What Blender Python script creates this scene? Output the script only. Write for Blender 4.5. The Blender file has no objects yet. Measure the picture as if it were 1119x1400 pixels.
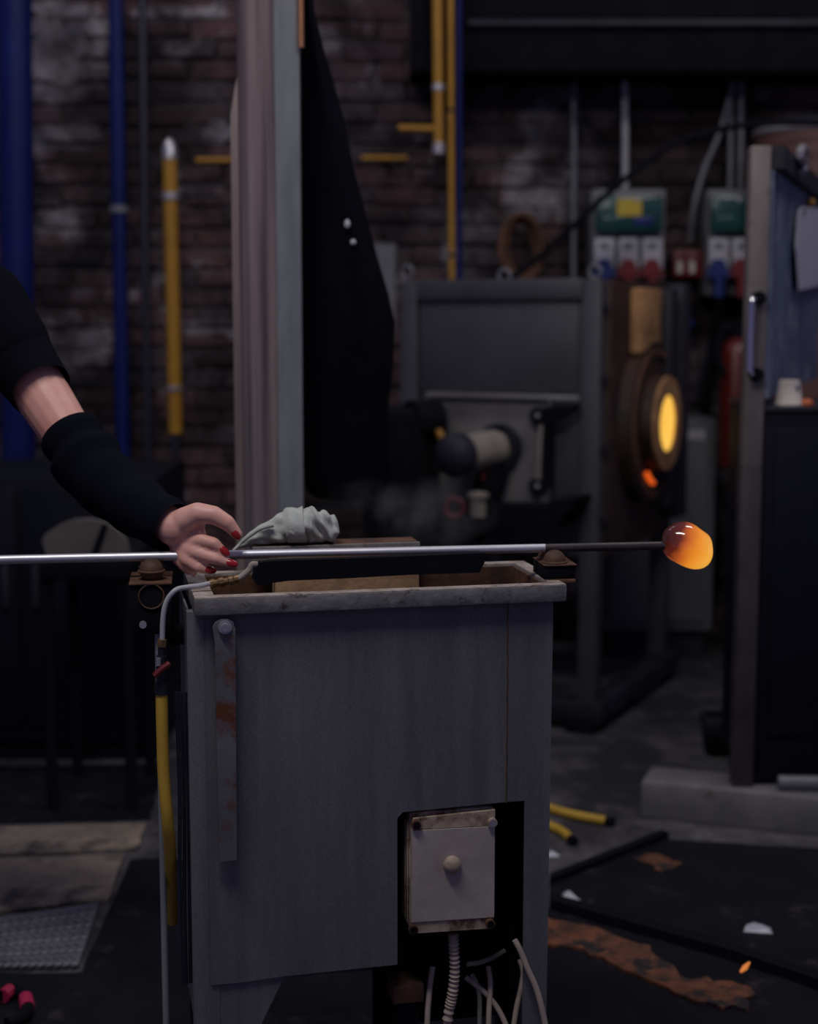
import bpy, bmesh, math, random
from mathutils import Vector, Matrix, noise as mnoise
random.seed(7)
scene = bpy.context.scene
COL = scene.collection
# ------------------------------------------------------------------ camera, world, lights, exposure
FPX, CX, CY = 2100.0, 559.5, 700.0           # focal length and centre in pixels of the 1119 x 1400 frame
EYE = Vector((0, 0, 1.2)); PITCH = math.radians(7.3)
cd = bpy.data.cameras.new('camera'); cam = bpy.data.objects.new('camera', cd); COL.objects.link(cam)
cam.location = EYE; cam.rotation_euler = (math.pi/2 - PITCH, 0, 0)
cd.sensor_fit = 'HORIZONTAL'; cd.sensor_width = 36; cd.lens = 36*FPX/1119
cd.dof.use_dof = True; cd.dof.focus_distance = 2.1; cd.dof.aperture_fstop = 3.5
cd.clip_start = .05
scene.camera = cam
w = bpy.data.worlds.new('world'); scene.world = w; w.use_nodes = True
w.node_tree.nodes['Background'].inputs[0].default_value = (.5, .49, 1.0, 1)
w.node_tree.nodes['Background'].inputs[1].default_value = .15
def area(name, loc, target, sx, sy, power, col):
    l = bpy.data.lights.new(name, 'AREA'); l.shape = 'RECTANGLE'; l.size = sx; l.size_y = sy; l.energy = power; l.color = col
    o = bpy.data.objects.new(name, l); COL.objects.link(o); o.location = loc
    o.rotation_euler = (Vector(target)-Vector(loc)).to_track_quat('-Z', 'Y').to_euler(); return o
area('ceiling_tube_light_front', (-.55, 1.2, 3.1), (-.1, 2.05, .6), 1.3, .14, 30, (1, .97, .93))
area('ceiling_tube_light_back', (1.3, 3.2, 3.3), (.8, 4.3, .6), 1.2, .3, 20, (1, .95, .93))
area('added_side_light', (-1.2, 4.3, 3.3), (-1.0, 5.2, .6), 1.2, .3, 7.5, (.97, .95, 1))  # unseen lamp added to light the left wall and floor
scene.view_settings.view_transform = 'Standard'; scene.view_settings.look = 'None'
scene.view_settings.exposure = 0.0; scene.view_settings.gamma = 1; scene.view_settings.use_curve_mapping = False

# ------------------------------------------------------------------ pixel helpers (ray through a pixel of the frame)
R_, F_, U_ = Vector((1, 0, 0)), Vector((0, math.cos(PITCH), -math.sin(PITCH))), Vector((0, math.sin(PITCH), math.cos(PITCH)))
def ray(x, y): return F_ + R_*((x-CX)/FPX) - U_*((y-CY)/FPX)
def P(x, y, d): r = ray(x, y); return EYE + r*(d/r.y)
def Z(x, y, z): r = ray(x, y); return EYE + r*((z-EYE.z)/r.z)
def proj(v):
    q = v-EYE; d = q.dot(F_); return (CX+FPX*q.dot(R_)/d, CY-FPX*q.dot(U_)/d)
def pxm(d): return d/FPX                      # metres per pixel at a distance
class Fr:
    def __init__(s, o, deg):
        s.O = Vector(o); a = math.radians(deg); s.a = a
        s.U = Vector((math.cos(a), math.sin(a), 0)); s.V = Vector((-math.sin(a), math.cos(a), 0))
        s.M = Matrix.Translation(s.O) @ Matrix.Rotation(a, 4, 'Z')
    def p(s, u, v, w): return s.O + s.U*u + s.V*v + Vector((0, 0, w))
    def px(s, x, y, v=0):                     # pixel -> (u, w) on the plane v
        r = ray(x, y); q = s.p(0, v, 0); t = (q-EYE).dot(s.V)/r.dot(s.V); h = EYE + r*t - s.O
        return h.dot(s.U), h.z
    def sx(s, x, y, u=0):                     # pixel -> (v, w) on the plane u
        r = ray(x, y); q = s.p(u, 0, 0); t = (q-EYE).dot(s.U)/r.dot(s.U); h = EYE + r*t - s.O
        return h.dot(s.V), h.z
WALL_Y = 5.6
WF = Fr((0, WALL_Y, 0), 0)

# ------------------------------------------------------------------ materials
def pmat(name, base, var=None, scale=8, rough=.6, metal=0, bump=.15, rust=None, ramt=.5, rscale=6, stretch=(1, 1, 1), spec=.5, speck=0, world=False):
    m = bpy.data.materials.new(name); m.use_nodes = True; nt = m.node_tree; N = nt.nodes; L = nt.links; b = N['Principled BSDF']
    b.inputs['Roughness'].default_value = rough; b.inputs['Metallic'].default_value = metal; b.inputs['Specular IOR Level'].default_value = spec
    if world: tc = N.new('ShaderNodeNewGeometry'); src = tc.outputs['Position']
    else: tc = N.new('ShaderNodeTexCoord'); src = tc.outputs['Object']
    mp = N.new('ShaderNodeMapping'); mp.inputs['Scale'].default_value = stretch; L.new(src, mp.inputs[0])
    n = N.new('ShaderNodeTexNoise'); n.inputs['Scale'].default_value = scale; n.inputs['Detail'].default_value = 6; n.inputs['Roughness'].default_value = .62; L.new(mp.outputs[0], n.inputs['Vector'])
    cr = N.new('ShaderNodeValToRGB'); cr.color_ramp.elements[0].position = .32; cr.color_ramp.elements[1].position = .68
    var = var or tuple(c*.6 for c in base)
    cr.color_ramp.elements[0].color = (*var, 1); cr.color_ramp.elements[1].color = (*base, 1); L.new(n.outputs['Fac'], cr.inputs[0])
    out = cr.outputs[0]
    if rust:
        n2 = N.new('ShaderNodeTexNoise'); n2.inputs['Scale'].default_value = rscale; n2.inputs['Detail'].default_value = 8; n2.inputs['Roughness'].default_value = .7
        L.new(src, n2.inputs['Vector'])
        c2 = N.new('ShaderNodeValToRGB'); c2.color_ramp.elements[0].position = 1-ramt-.06; c2.color_ramp.elements[1].position = 1-ramt+.06; L.new(n2.outputs['Fac'], c2.inputs[0])
        mx = N.new('ShaderNodeMix'); mx.data_type = 'RGBA'; L.new(c2.outputs[0], mx.inputs['Factor']); L.new(out, mx.inputs['A']); mx.inputs['B'].default_value = (*rust, 1); out = mx.outputs['Result']
    if speck:
        n3 = N.new('ShaderNodeTexNoise'); n3.inputs['Scale'].default_value = 330; n3.inputs['Detail'].default_value = 2; L.new(src, n3.inputs['Vector'])
        c3 = N.new('ShaderNodeValToRGB'); c3.color_ramp.elements[0].position = .3; c3.color_ramp.elements[1].position = .7
        c3.color_ramp.elements[0].color = (1-speck,)*3+(1,); c3.color_ramp.elements[1].color = (1+speck,)*3+(1,); L.new(n3.outputs['Fac'], c3.inputs[0])
        m3 = N.new('ShaderNodeMix'); m3.data_type = 'RGBA'; m3.blend_type = 'MULTIPLY'; m3.inputs['Factor'].default_value = 1; L.new(out, m3.inputs['A']); L.new(c3.outputs[0], m3.inputs['B']); out = m3.outputs['Result']
    L.new(out, b.inputs['Base Color'])
    if bump:
        bp = N.new('ShaderNodeBump'); bp.inputs['Strength'].default_value = bump; bp.inputs['Distance'].default_value = .01; L.new(n.outputs['Fac'], bp.inputs['Height']); L.new(bp.outputs[0], b.inputs['Normal'])
    return m
def emat(name, col, strength):
    m = bpy.data.materials.new(name); m.use_nodes = True; b = m.node_tree.nodes['Principled BSDF']
    b.inputs['Base Color'].default_value = (*[c*.3 for c in col], 1); b.inputs['Emission Color'].default_value = (*col, 1); b.inputs['Emission Strength'].default_value = strength; return m
RUST = (.12, .035, .012)
M = dict(
    grey_steel=pmat('grey_steel', (.135, .135, .147), (.08, .08, .09), 7, .62, .0, .06, stretch=(3.5, 3.5, .3), speck=.16),
    grey_strap=pmat('grey_strap', (.15, .15, .165), (.09, .09, .1), 9, .5, .1, .1, rust=RUST, ramt=.42, rscale=17),
    rim_steel=pmat('rim_steel', (.24, .23, .225), (.12, .112, .112), 26, .5, .1, .3, rust=(.05, .028, .02), ramt=.385, rscale=42),
    rusty=pmat('rusty', (.16, .07, .035), (.05, .025, .018), 22, .7, .2, .3),
    rust_floor=pmat('rust_floor', (.26, .085, .03), (.05, .017, .01), 11, .8, .0, .6, rust=(.01, .009, .011), ramt=.47, rscale=13),
    hot_steel=pmat('hot_steel', (.075, .055, .058), (.04, .03, .032), 20, .45, .4, .05),
    black_metal=pmat('black_metal', (.006, .006, .010), (.004, .004, .007), 12, .85, .0, .1, spec=.12),
    dark_metal=pmat('dark_metal', (.026, .026, .038), (.013, .013, .02), 9, .55, .1, .1, spec=.3),
    black_cloth=pmat('black_cloth', (.004, .0042, .008), (.003, .003, .006), 20, .95, 0, .2, spec=.05),
    navy_cloth=pmat('navy_cloth', (.004, .005, .010), (.003, .0035, .007), 20, .9, 0, .2, spec=.06),
    skin=pmat('skin', (.7, .38, .31), (.63, .28, .225), 18, .5, 0, .04),
    nail=pmat('nail', (.34, .014, .016), (.28, .01, .012), 30, .25, 0, 0),
    steel_pipe=pmat('steel_pipe', (.66, .65, .7), (.54, .53, .57), 30, .46, .85, .02, stretch=(.1, 4, 4)),
    stainless=pmat('stainless', (.52, .4, .36), (.13, .1, .1), 7, .36, .4, .02, stretch=(5, 5, .12)),  # brown tone and vertical bands paint the sheet's reflections into its colour
    zinc=pmat('zinc', (.3, .32, .33), (.19, .205, .215), 6, .6, .2, .1, stretch=(2, 2, .6)),
    furnace_grey=pmat('furnace_grey', (.075, .075, .086), (.05, .05, .058), 4, .55, .2, .06),
    furnace_plate=pmat('furnace_plate', (.26, .245, .24), (.15, .14, .138), 6, .7, .1, .1),
    furnace_rust=pmat('furnace_rust', (.06, .028, .02), (.018, .012, .012), 9, .6, .2, .2, rust=(.16, .06, .02), ramt=.34),
    fireclay=pmat('fireclay', (.5, .27, .12), (.22, .1, .04), 12, .9, 0, .4),
    firebrick=pmat('firebrick', (.42, .25, .14), (.22, .12, .07), 18, .9, 0, .5),
    mortar=pmat('mortar', (.07, .062, .066), (.03, .026, .03), 14, .95, 0, .5),
    plaster=pmat('plaster', (.36, .33, .34), (.2, .17, .17), 9, .95, 0, .4, rust=(.06, .04, .04), ramt=.4, rscale=7),
    blue_paint=pmat('blue_paint', (.009, .015, .115), (.006, .01, .08), 6, .45, 0, .05, spec=.2),
    dark_pipe=pmat('dark_pipe', (.018, .018, .035), (.01, .01, .02), 8, .5, 0, .05),
    yellow_paint=pmat('yellow_paint', (.46, .23, .015), (.34, .16, .012), 10, .5, 0, .06),
    yellow_rubber=pmat('yellow_rubber', (.58, .36, .04), (.46, .27, .025), 16, .55, 0, .08, rust=(.2, .09, .01), ramt=.3, rscale=30),
    conduit=pmat('conduit', (.2, .2, .23), (.14, .14, .16), 9, .5, .2, .05),
    brass=pmat('brass', (.3, .19, .08), (.14, .08, .04), 40, .4, .6, .2),
    white_plastic=pmat('white_plastic', (.42, .41, .45), (.34, .33, .36), 9, .5, 0, .02),
    box_beige=pmat('box_beige', (.55, .44, .34), (.3, .21, .145), 16, .6, 0, .15, rust=(.1, .05, .025), ramt=.44, rscale=20),
    cover_beige=pmat('cover_beige', (.46, .40, .36), (.33, .28, .25), 14, .6, 0, .06, rust=(.15, .08, .045), ramt=.33, rscale=26),
    cable_beige=pmat('cable_beige', (.46, .37, .3), (.34, .26, .21), 30, .6, 0, .05),
    green_lid=pmat('green_lid', (.02, .085, .075), (.008, .035, .04), 9, .25, 0, 0),
    red_plastic=pmat('red_plastic', (.17, .012, .016), (.11, .008, .012), 9, .45, 0, 0),
    blue_plastic=pmat('blue_plastic', (.01, .022, .15), (.008, .015, .1), 9, .45, 0, 0),
    yellow_label=pmat('yellow_label', (.5, .36, .03), (.42, .3, .025), 9, .6, 0, 0),
    ext_red=pmat('ext_red', (.12, .01, .01), (.08, .006, .007), 9, .35, 0, 0),
    paper=pmat('paper', (.5, .49, .53), (.42, .41, .45), 6, .8, 0, 0),
    dim_paper=pmat('dim_paper', (.2, .2, .215), (.16, .16, .175), 6, .8, 0, 0),
    blue_sheet=pmat('blue_sheet', (.15, .19, .29), (.06, .08, .13), 7, .5, .0, .06, rust=(.3, .32, .38), ramt=.4, rscale=9, stretch=(1, 1, .5)),
    post_steel=pmat('post_steel', (.25, .21, .19), (.14, .115, .11), 8, .55, .2, .1, stretch=(2, 2, .5), rust=(.06, .035, .03), ramt=.36),
    post_dark=pmat('post_dark', (.07, .055, .055), (.035, .028, .032), 8, .5, .1, .1, rust=(.14, .09, .07), ramt=.33),
    brown_paint=pmat('brown_paint', (.13, .055, .045), (.1, .042, .036), 5, .6, 0, .04),
    silver=pmat('silver', (.6, .58, .6), (.42, .4, .42), 12, .35, .7, .04),
    chrome=pmat('chrome', (.8, .78, .78), (.7, .68, .68), 12, .15, 1, 0),
    beam_steel=pmat('beam_steel', (.22, .21, .215), (.13, .125, .13), 9, .6, .15, .12, rust=(.09, .06, .045), ramt=.36),
    cup=pmat('cup', (.62, .56, .5), (.48, .42, .37), 14, .7, 0, .1),
    orange=pmat('orange', (.5, .12, .03), (.4, .09, .02), 9, .6, 0, 0),
    floor=pmat('floor', (.14, .13, .132), (.045, .041, .045), 5, .8, 0, .25, rust=(.022, .02, .025), ramt=.5, rscale=2.6),
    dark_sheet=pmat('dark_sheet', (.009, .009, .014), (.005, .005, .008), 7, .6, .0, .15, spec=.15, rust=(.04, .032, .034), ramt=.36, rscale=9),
    slab=pmat('slab', (.32, .25, .185), (.12, .1, .088), 6, .8, 0, .25, rust=(.05, .042, .042), ramt=.45, rscale=5),
    tread=pmat('tread', (.17, .168, .19), (.09, .088, .1), 9, .45, .1, .05),
    lit_worn_top=pmat('lit_worn_top', (.5, .44, .4), (.26, .2, .17), 30, .5, .1, .2, rust=(.06, .03, .018), ramt=.4, rscale=50),
    rag=pmat('rag', (.46, .48, .45), (.34, .36, .335), 40, .95, 0, .3),
    copper=pmat('copper', (.55, .25, .14), (.42, .18, .1), 9, .4, .7, .02),
    seat_grey=pmat('seat_grey', (.12, .105, .1), (.08, .07, .07), 14, .9, 0, .1),
    cabinet_grey=pmat('cabinet_grey', (.15, .152, .16), (.12, .121, .128), 4, .55, 0, .03),
    navy_steel=pmat('navy_steel', (.006, .007, .015), (.004, .005, .010), 5, .6, 0, .05, spec=.15),
    rubber_tan=pmat('rubber_tan', (.3, .26, .22), (.2, .17, .14), 20, .7, 0, .05),
    shard=pmat('shard', (.5, .5, .55), (.35, .35, .4), 30, .3, 0, .2),
    hair=pmat('hair', (.03, .018, .012), (.015, .01, .008), 40, .6, 0, .3),
    magenta=pmat('magenta', (.5, .02, .09), (.35, .015, .06), 9, .5, 0, 0),
)
WASH = [(85, 62, 70, 70, 1), (95, 190, 55, 26, .8), (80, 300, 40, 30, .7), (752, 160, 42, 50, 1), (790, 245, 40, 60, .9), (965, 510, 45, 55, 1), (300, 182, 22, 18, 1), (826, 150, 24, 24, .9), (650, 330, 46, 60, .9), (720, 260, 40, 60, .6), (240, 20, 70, 10, .9), (100, 470, 60, 40, .6), (1000, 700, 40, 80, .7), (1040, 120, 16, 24, .9), (290, 450, 50, 14, .5), (445, 50, 20, 20, .6)]
def wall_mat(name, a, b, wash):
    m = bpy.data.materials.new(name); m.use_nodes = True; nt = m.node_tree; N = nt.nodes; L = nt.links; bs = N['Principled BSDF']; bs.inputs['Roughness'].default_value = .92
    oi = N.new('ShaderNodeObjectInfo'); g = N.new('ShaderNodeNewGeometry'); pos = g.outputs['Position']
    def nz(scale, det, rough=.65):
        n = N.new('ShaderNodeTexNoise'); n.inputs['Scale'].default_value = scale; n.inputs['Detail'].default_value = det; n.inputs['Roughness'].default_value = rough; L.new(pos, n.inputs['Vector']); return n.outputs['Fac']
    def rng(x, lo, hi, a0=0, a1=1):
        r = N.new('ShaderNodeMapRange'); L.new(x, r.inputs[0]); r.inputs[1].default_value = lo; r.inputs[2].default_value = hi; r.inputs[3].default_value = a0; r.inputs[4].default_value = a1; return r.outputs[0]
    def op(k, x, y):
        q = N.new('ShaderNodeMath'); q.operation = k
        for i, v in enumerate((x, y)):
            if isinstance(v, (int, float)): q.inputs[i].default_value = v
            else: L.new(v, q.inputs[i])
        return q.outputs[0]
    mx = N.new('ShaderNodeMix'); mx.data_type = 'RGBA'; mx.inputs['A'].default_value = (*a, 1); mx.inputs['B'].default_value = (*b, 1); L.new(oi.outputs['Random'], mx.inputs['Factor'])
    acc = None
    for (x, y, rx, ry, w) in WASH:               # where lime wash and plaster survive on the wall
        c = P(x, y, WALL_Y); mp = N.new('ShaderNodeMapping'); sx, sz = 1/(rx*pxm(WALL_Y)*1.25), 1/(ry*pxm(WALL_Y)*1.25)
        mp.inputs['Location'].default_value = (-c.x*sx, 0, -c.z*sz); mp.inputs['Scale'].default_value = (sx, 0, sz); L.new(pos, mp.inputs[0])
        ln = N.new('ShaderNodeVectorMath'); ln.operation = 'LENGTH'; L.new(mp.outputs[0], ln.inputs[0]); f = rng(ln.outputs['Value'], 1.0, .2, 0, w*.42)
        acc = f if acc is None else op('MAXIMUM', acc, f)
    ws = rng(op('ADD', acc, nz(8, 9, .74)), .56, .70); ws = op('MULTIPLY', ws, wash)
    m2 = N.new('ShaderNodeMix'); m2.data_type = 'RGBA'; L.new(ws, m2.inputs['Factor']); L.new(mx.outputs['Result'], m2.inputs['A'])
    tint = N.new('ShaderNodeValToRGB'); tint.color_ramp.elements[0].color = (.16, .145, .17, 1); tint.color_ramp.elements[1].color = (.46, .42, .43, 1); tint.color_ramp.elements[0].position = .35; tint.color_ramp.elements[1].position = .65; L.new(nz(9, 6), tint.inputs[0]); L.new(tint.outputs[0], m2.inputs['B'])
    soot = N.new('ShaderNodeMix'); soot.data_type = 'RGBA'; soot.blend_type = 'MULTIPLY'; L.new(op('MULTIPLY', rng(nz(2.6, 7, .6), .58, .46), .93), soot.inputs['Factor']); L.new(m2.outputs['Result'], soot.inputs['A']); soot.inputs['B'].default_value = (.16, .14, .16, 1)
    L.new(soot.outputs['Result'], bs.inputs['Base Color'])
    bp = N.new('ShaderNodeBump'); bp.inputs['Strength'].default_value = .5; bp.inputs['Distance'].default_value = .012; L.new(nz(22, 6), bp.inputs['Height']); L.new(bp.outputs[0], bs.inputs['Normal'])
    return m
M['brick'] = wall_mat('brick', (.11, .055, .055), (.06, .048, .056), .92); M['mortar'] = wall_mat('mortar', (.065, .055, .06), (.065, .055, .06), .85)

# ------------------------------------------------------------------ mesh helpers (all in world coordinates)
def BM(): return bmesh.new()
def box(bm, lo, hi, mat=None, bev=0):
    lo, hi = Vector(lo), Vector(hi); c = (lo+hi)/2; s = hi-lo
    r = bmesh.ops.create_cube(bm, size=1, matrix=Matrix.Translation(c) @ Matrix.Diagonal((*[abs(q) for q in s], 1)))
    vs = r['verts']
    if bev:
        es = list({e for v in vs for e in v.link_edges}); rr = bmesh.ops.bevel(bm, geom=es, offset=bev, segments=2, affect='EDGES', profile=.5)
        vs = list({v for f in rr['faces'] for v in f.verts} | {v for v in vs if v.is_valid})
    if mat is not None: bmesh.ops.transform(bm, matrix=mat, verts=vs)
def fbox(bm, fr, u, v, w, bev=0): box(bm, (min(u), min(v), min(w)), (max(u), max(v), max(w)), fr.M, bev)
def prism(bm, pts, ext):
    pts = [Vector(p) for p in pts]; ext = Vector(ext)
    a = [bm.verts.new(p) for p in pts]; b = [bm.verts.new(p+ext) for p in pts]; n = len(pts)
    bm.faces.new(a); bm.faces.new(b[::-1])
    for i in range(n): bm.faces.new((a[i], b[i], b[(i+1) % n], a[(i+1) % n]))
    bmesh.ops.recalc_face_normals(bm, faces=bm.faces)
def basis(d):
    d = d.normalized(); h = Vector((0, 0, 1)) if abs(d.z) < .9 else Vector((1, 0, 0)); a = d.cross(h).normalized(); return a, d.cross(a).normalized()
def tube(bm, pts, r, seg=12, cap=True):
    pts = [Vector(p) for p in pts]; n = len(pts); rs = r if isinstance(r, (list, tuple)) else [r]*n; rings = []; pa = None
    for i, p in enumerate(pts):
        t = (pts[min(i+1, n-1)]-pts[max(i-1, 0)])
        if pa is None: a, b = basis(t)
        else:
            t = t.normalized(); a = (pa - t*pa.dot(t)).normalized(); b = t.cross(a)
        pa = a
        rings.append([bm.verts.new(p + (a*math.cos(2*math.pi*k/seg) + b*math.sin(2*math.pi*k/seg))*rs[i]) for k in range(seg)])
    for i in range(n-1):
        for k in range(seg): bm.faces.new((rings[i][k], rings[i][(k+1) % seg], rings[i+1][(k+1) % seg], rings[i+1][k]))
    if cap: bm.faces.new(rings[0][::-1]); bm.faces.new(rings[-1])
    bmesh.ops.recalc_face_normals(bm, faces=bm.faces)
def cyl(bm, p0, p1, r, r1=None, seg=20): tube(bm, [p0, p1], [r, r if r1 is None else r1], seg)
def smooth_path(pts, n=6):
    pts = [Vector(p) for p in pts]; out = []
    for i in range(len(pts)-1):
        p0 = pts[max(i-1, 0)]; p1 = pts[i]; p2 = pts[i+1]; p3 = pts[min(i+2, len(pts)-1)]
        for k in range(n):
            t = k/n; out.append(.5*((2*p1)+(p2-p0)*t+(2*p0-5*p1+4*p2-p3)*t*t+(3*p1-p0-3*p2+p3)*t**3))
    return out+[pts[-1]]
def lathe(bm, o, axis, prof, seg=24):         # prof: list of (along, radius)
    o = Vector(o); axis = Vector(axis).normalized(); tube(bm, [o+axis*h for h, r in prof], [max(r, 1e-4) for h, r in prof], seg)
def ball(bm, c, r, seg=16, mat=None):
    rr = (r, r, r) if not isinstance(r, (tuple, list)) else r
    m = Matrix.Translation(Vector(c)) @ (mat or Matrix()) @ Matrix.Diagonal((*rr, 1)); bmesh.ops.create_uvsphere(bm, u_segments=seg, v_segments=max(6, seg//2), radius=1, matrix=m)
def ring(bm, c, nrm, R, r, seg=28, a0=0, a1=2*math.pi):
    a, b = basis(Vector(nrm)); full = a1-a0 > 6.28
    pts = [Vector(c)+(a*math.cos(a0+(a1-a0)*k/seg)+b*math.sin(a0+(a1-a0)*k/seg))*R for k in range(seg+1)]
    tube(bm, pts, r, 8, not full)
RM = {}
def thing(name, label, cat, loc, deg=0, group=None, kind=None):
    o = bpy.data.objects.new(name, None); COL.objects.link(o); o.location = loc; o.rotation_euler = (0, 0, math.radians(deg)); o.empty_display_size = .05
    o['label'] = label
    if cat: o['category'] = cat
    if group: o['group'] = group
    if kind: o['kind'] = kind
    RM[o.name] = Matrix.Translation(Vector(loc)) @ Matrix.Rotation(math.radians(deg), 4, 'Z'); return o
def obj(name, bm, mat, parent=None, label=None, cat=None, group=None, kind=None, ang=35, mesh=None):
    if parent is not None: mtx = RM[parent.name]
    else:
        vs = [v.co for v in bm.verts]; lo = [min(v[i] for v in vs) for i in range(3)]; hi = [max(v[i] for v in vs) for i in range(3)]
        mtx = Matrix.Translation(((lo[0]+hi[0])/2, (lo[1]+hi[1])/2, lo[2]))
    bmesh.ops.transform(bm, matrix=mtx.inverted(), verts=bm.verts)
    me = bpy.data.meshes.new(name); bm.to_mesh(me); bm.free()
    for p in me.polygons: p.use_smooth = True
    me.set_sharp_from_angle(angle=math.radians(ang))
    me.materials.append(M[mat] if isinstance(mat, str) else mat)
    o = bpy.data.objects.new(name, me); COL.objects.link(o); RM[o.name] = mtx
    if parent is not None: o.parent = parent
    else: o.location = mtx.translation
    if label: o['label'] = label
    if cat: o['category'] = cat
    if group: o['group'] = group
    if kind: o['kind'] = kind
    return o
def O(name, mat, parent, fn, **k):            # one call per part: fn fills the bmesh
    bm = BM(); fn(bm); return obj(name, bm, mat, parent, **k)
def remesh(bm, voxel, smooth, name):
    me = bpy.data.meshes.new('tmp'); bm.to_mesh(me); bm.free(); o = bpy.data.objects.new('tmp', me); COL.objects.link(o)
    a = o.modifiers.new('r', 'REMESH'); a.mode = 'VOXEL'; a.voxel_size = voxel
    if smooth: s = o.modifiers.new('s', 'SMOOTH'); s.factor = .5; s.iterations = smooth
    dg = bpy.context.evaluated_depsgraph_get(); dg.update(); ev = o.evaluated_get(dg); nm = bpy.data.meshes.new_from_object(ev)
    bpy.data.objects.remove(o); bpy.data.meshes.remove(me); out = BM(); out.from_mesh(nm); bpy.data.meshes.remove(nm); return out

# ------------------------------------------------------------------ setting: floor and brick wall
bm = BM(); box(bm, (-3.4, -.6, -.08), (3.4, WALL_Y+.2, 0)); obj('floor', bm, 'floor', kind='structure', label='dark stained concrete workshop floor')
bm = BM(); box(bm, (-3.4, WALL_Y, 0), (3.4, WALL_Y+.2, 3.5)); wall = obj('wall_back', bm, 'mortar', kind='structure', label='old brick wall with worn whitewash behind the furnace')
BL, BH, BD, J = .212, .061, .05, .011
bmeshes = []
for k in range(6):
    b = BM(); bmesh.ops.create_cube(b, size=1, matrix=Matrix.Diagonal((BL, BD, BH, 1)))
    for v in b.verts: v.co += Vector((random.uniform(-.01, .01), random.uniform(-.007, .004), random.uniform(-.006, .006)))
    bmesh.ops.bevel(b, geom=b.edges[:], offset=.007, segments=1, affect='EDGES')
    me = bpy.data.meshes.new('brick'); b.to_mesh(me); b.free(); me.materials.append(M['brick']); bmeshes.append(me)
SEEN = [(0, 0, 335, 640), (410, 60, 655, 388), (655, 60, 1030, 388), (925, 388, 1020, 575)]
base = RM[wall.name].translation; rest = BM(); nb = 0
for row in range(48):
    z = .036+row*(BH+J); off = (row % 2)*(BL+J)/2 + random.uniform(-.02, .02)
    for c in range(-15, 15):
        x = c*(BL+J)+off; p = Vector((x, WALL_Y-BD/2+.036+random.uniform(-.006, .006), z+.006*math.sin(x*2.3+row)+random.uniform(-.004, .004)))
        if abs(x) > 3.25: continue
        q = proj(p); rot = random.uniform(-.03, .03); me = random.choice(bmeshes)
        if any(a-30 < q[0] < c2+30 and b-8 < q[1] < d+8 for a, b, c2, d in SEEN) and nb < 300:
            o = bpy.data.objects.new('brick', me); COL.objects.link(o); o.parent = wall; o.location = p-base; o.rotation_euler = (0, rot, 0); nb += 1
        else:
            t = BM(); t.from_mesh(me); bmesh.ops.transform(t, matrix=Matrix.Translation(p-base), verts=t.verts); tm = bpy.data.meshes.new('t'); t.to_mesh(tm); t.free(); rest.from_mesh(tm); bpy.data.meshes.remove(tm)
me = bpy.data.meshes.new('brickwork'); rest.to_mesh(me); rest.free(); me.materials.append(M['brick']); o = bpy.data.objects.new('brickwork', me); COL.objects.link(o); o.parent = wall; o['kind'] = 'stuff'
def patch(cx, cy, rx, ry, seed):              # a surviving island of plaster, irregular outline, on the brick face
    pts = []
    for k in range(22):
        a = 2*math.pi*k/22; f = .75+.4*mnoise.noise(Vector((math.cos(a)*1.3+seed, math.sin(a)*1.3, seed)))+.1*random.uniform(-1, 1)
        pts.append(P(cx+rx*f*math.cos(a), cy+ry*f*math.sin(a), WALL_Y-.022))
    O('plaster_patch', 'mortar', wall, lambda b: prism(b, pts, (0, .02, 0)))
for i, a in enumerate([(85, 70, 52, 52), (752, 158, 30, 40), (962, 505, 30, 40), (300, 182, 18, 15)]): patch(*a, seed=i*3.7)

# ------------------------------------------------------------------ pipes and fittings on the wall
def vpipe(name, label, cat, mat, x0, y0, x1, y1, wpx, d, group=None, collars=(), cmat='silver', clamps=(.3, .8)):
    p0, p1 = P(x0, y0, d), P(x1, y1, d); r = wpx*pxm(d)/2
    p1.x = p0.x + (p1.x-p0.x)                   # as it stands
    t = thing(name, label, cat, (p1.x, p1.y, min(p0.z, p1.z)), 0, group)
    O('tube', mat, t, lambda b: cyl(b, p0, p1, r, seg=16))
    for (cy, h) in collars:
        f = (cy-y0)/(y1-y0); q = p0.lerp(p1, f); u = (p1-p0).normalized()
        O('collar', cmat, t, lambda b: cyl(b, q-u*h*pxm(d)/2, q+u*h*pxm(d)/2, r*1.28, seg=16))
    for f in clamps:
        q = p0.lerp(p1, f); O('wall_clamp', 'dark_metal', t, lambda b: cyl(b, q+Vector((0, r*.5, 0)), Vector((q.x, WALL_Y-.005, q.z)), .008, seg=8))
    return t, p0, p1, r
vpipe('wall_pipe', 'thick blue painted pipe at the left edge', 'pipe', 'blue_paint', 16, -420, 28, 900, 46, 5.3)
vpipe('wall_pipe', 'slim blue painted pipe, second from the left edge', 'pipe', 'blue_paint', 152, -420, 170, 760, 20, 5.42, collars=((266, 9),), cmat='conduit', clamps=(.45, .8))
vpipe('wall_pipe', 'thin dark pipe between the blue and yellow pipes', 'pipe', 'dark_pipe', 189, -420, 204, 760, 12, 5.42)
t, p0, p1, r = vpipe('gas_pipe', 'thick yellow gas pipe with silver top cap', 'pipe', 'yellow_paint', 232, 214, 240, 592, 19, 5.38, collars=((267, 9), (529, 5)))
O('cap', 'silver', t, lambda b: lathe(b, p0, (0, 0, 1), [(-.01, r*1.05), (.03, r*1.05), (.05, r*.7), (.06, r*.4)], 16))
vpipe('wall_pipe', 'bare grey pipe continuing below the thick yellow gas pipe', 'pipe', 'dark_pipe', 240, 593, 242, 760, 12, 5.38)
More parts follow.
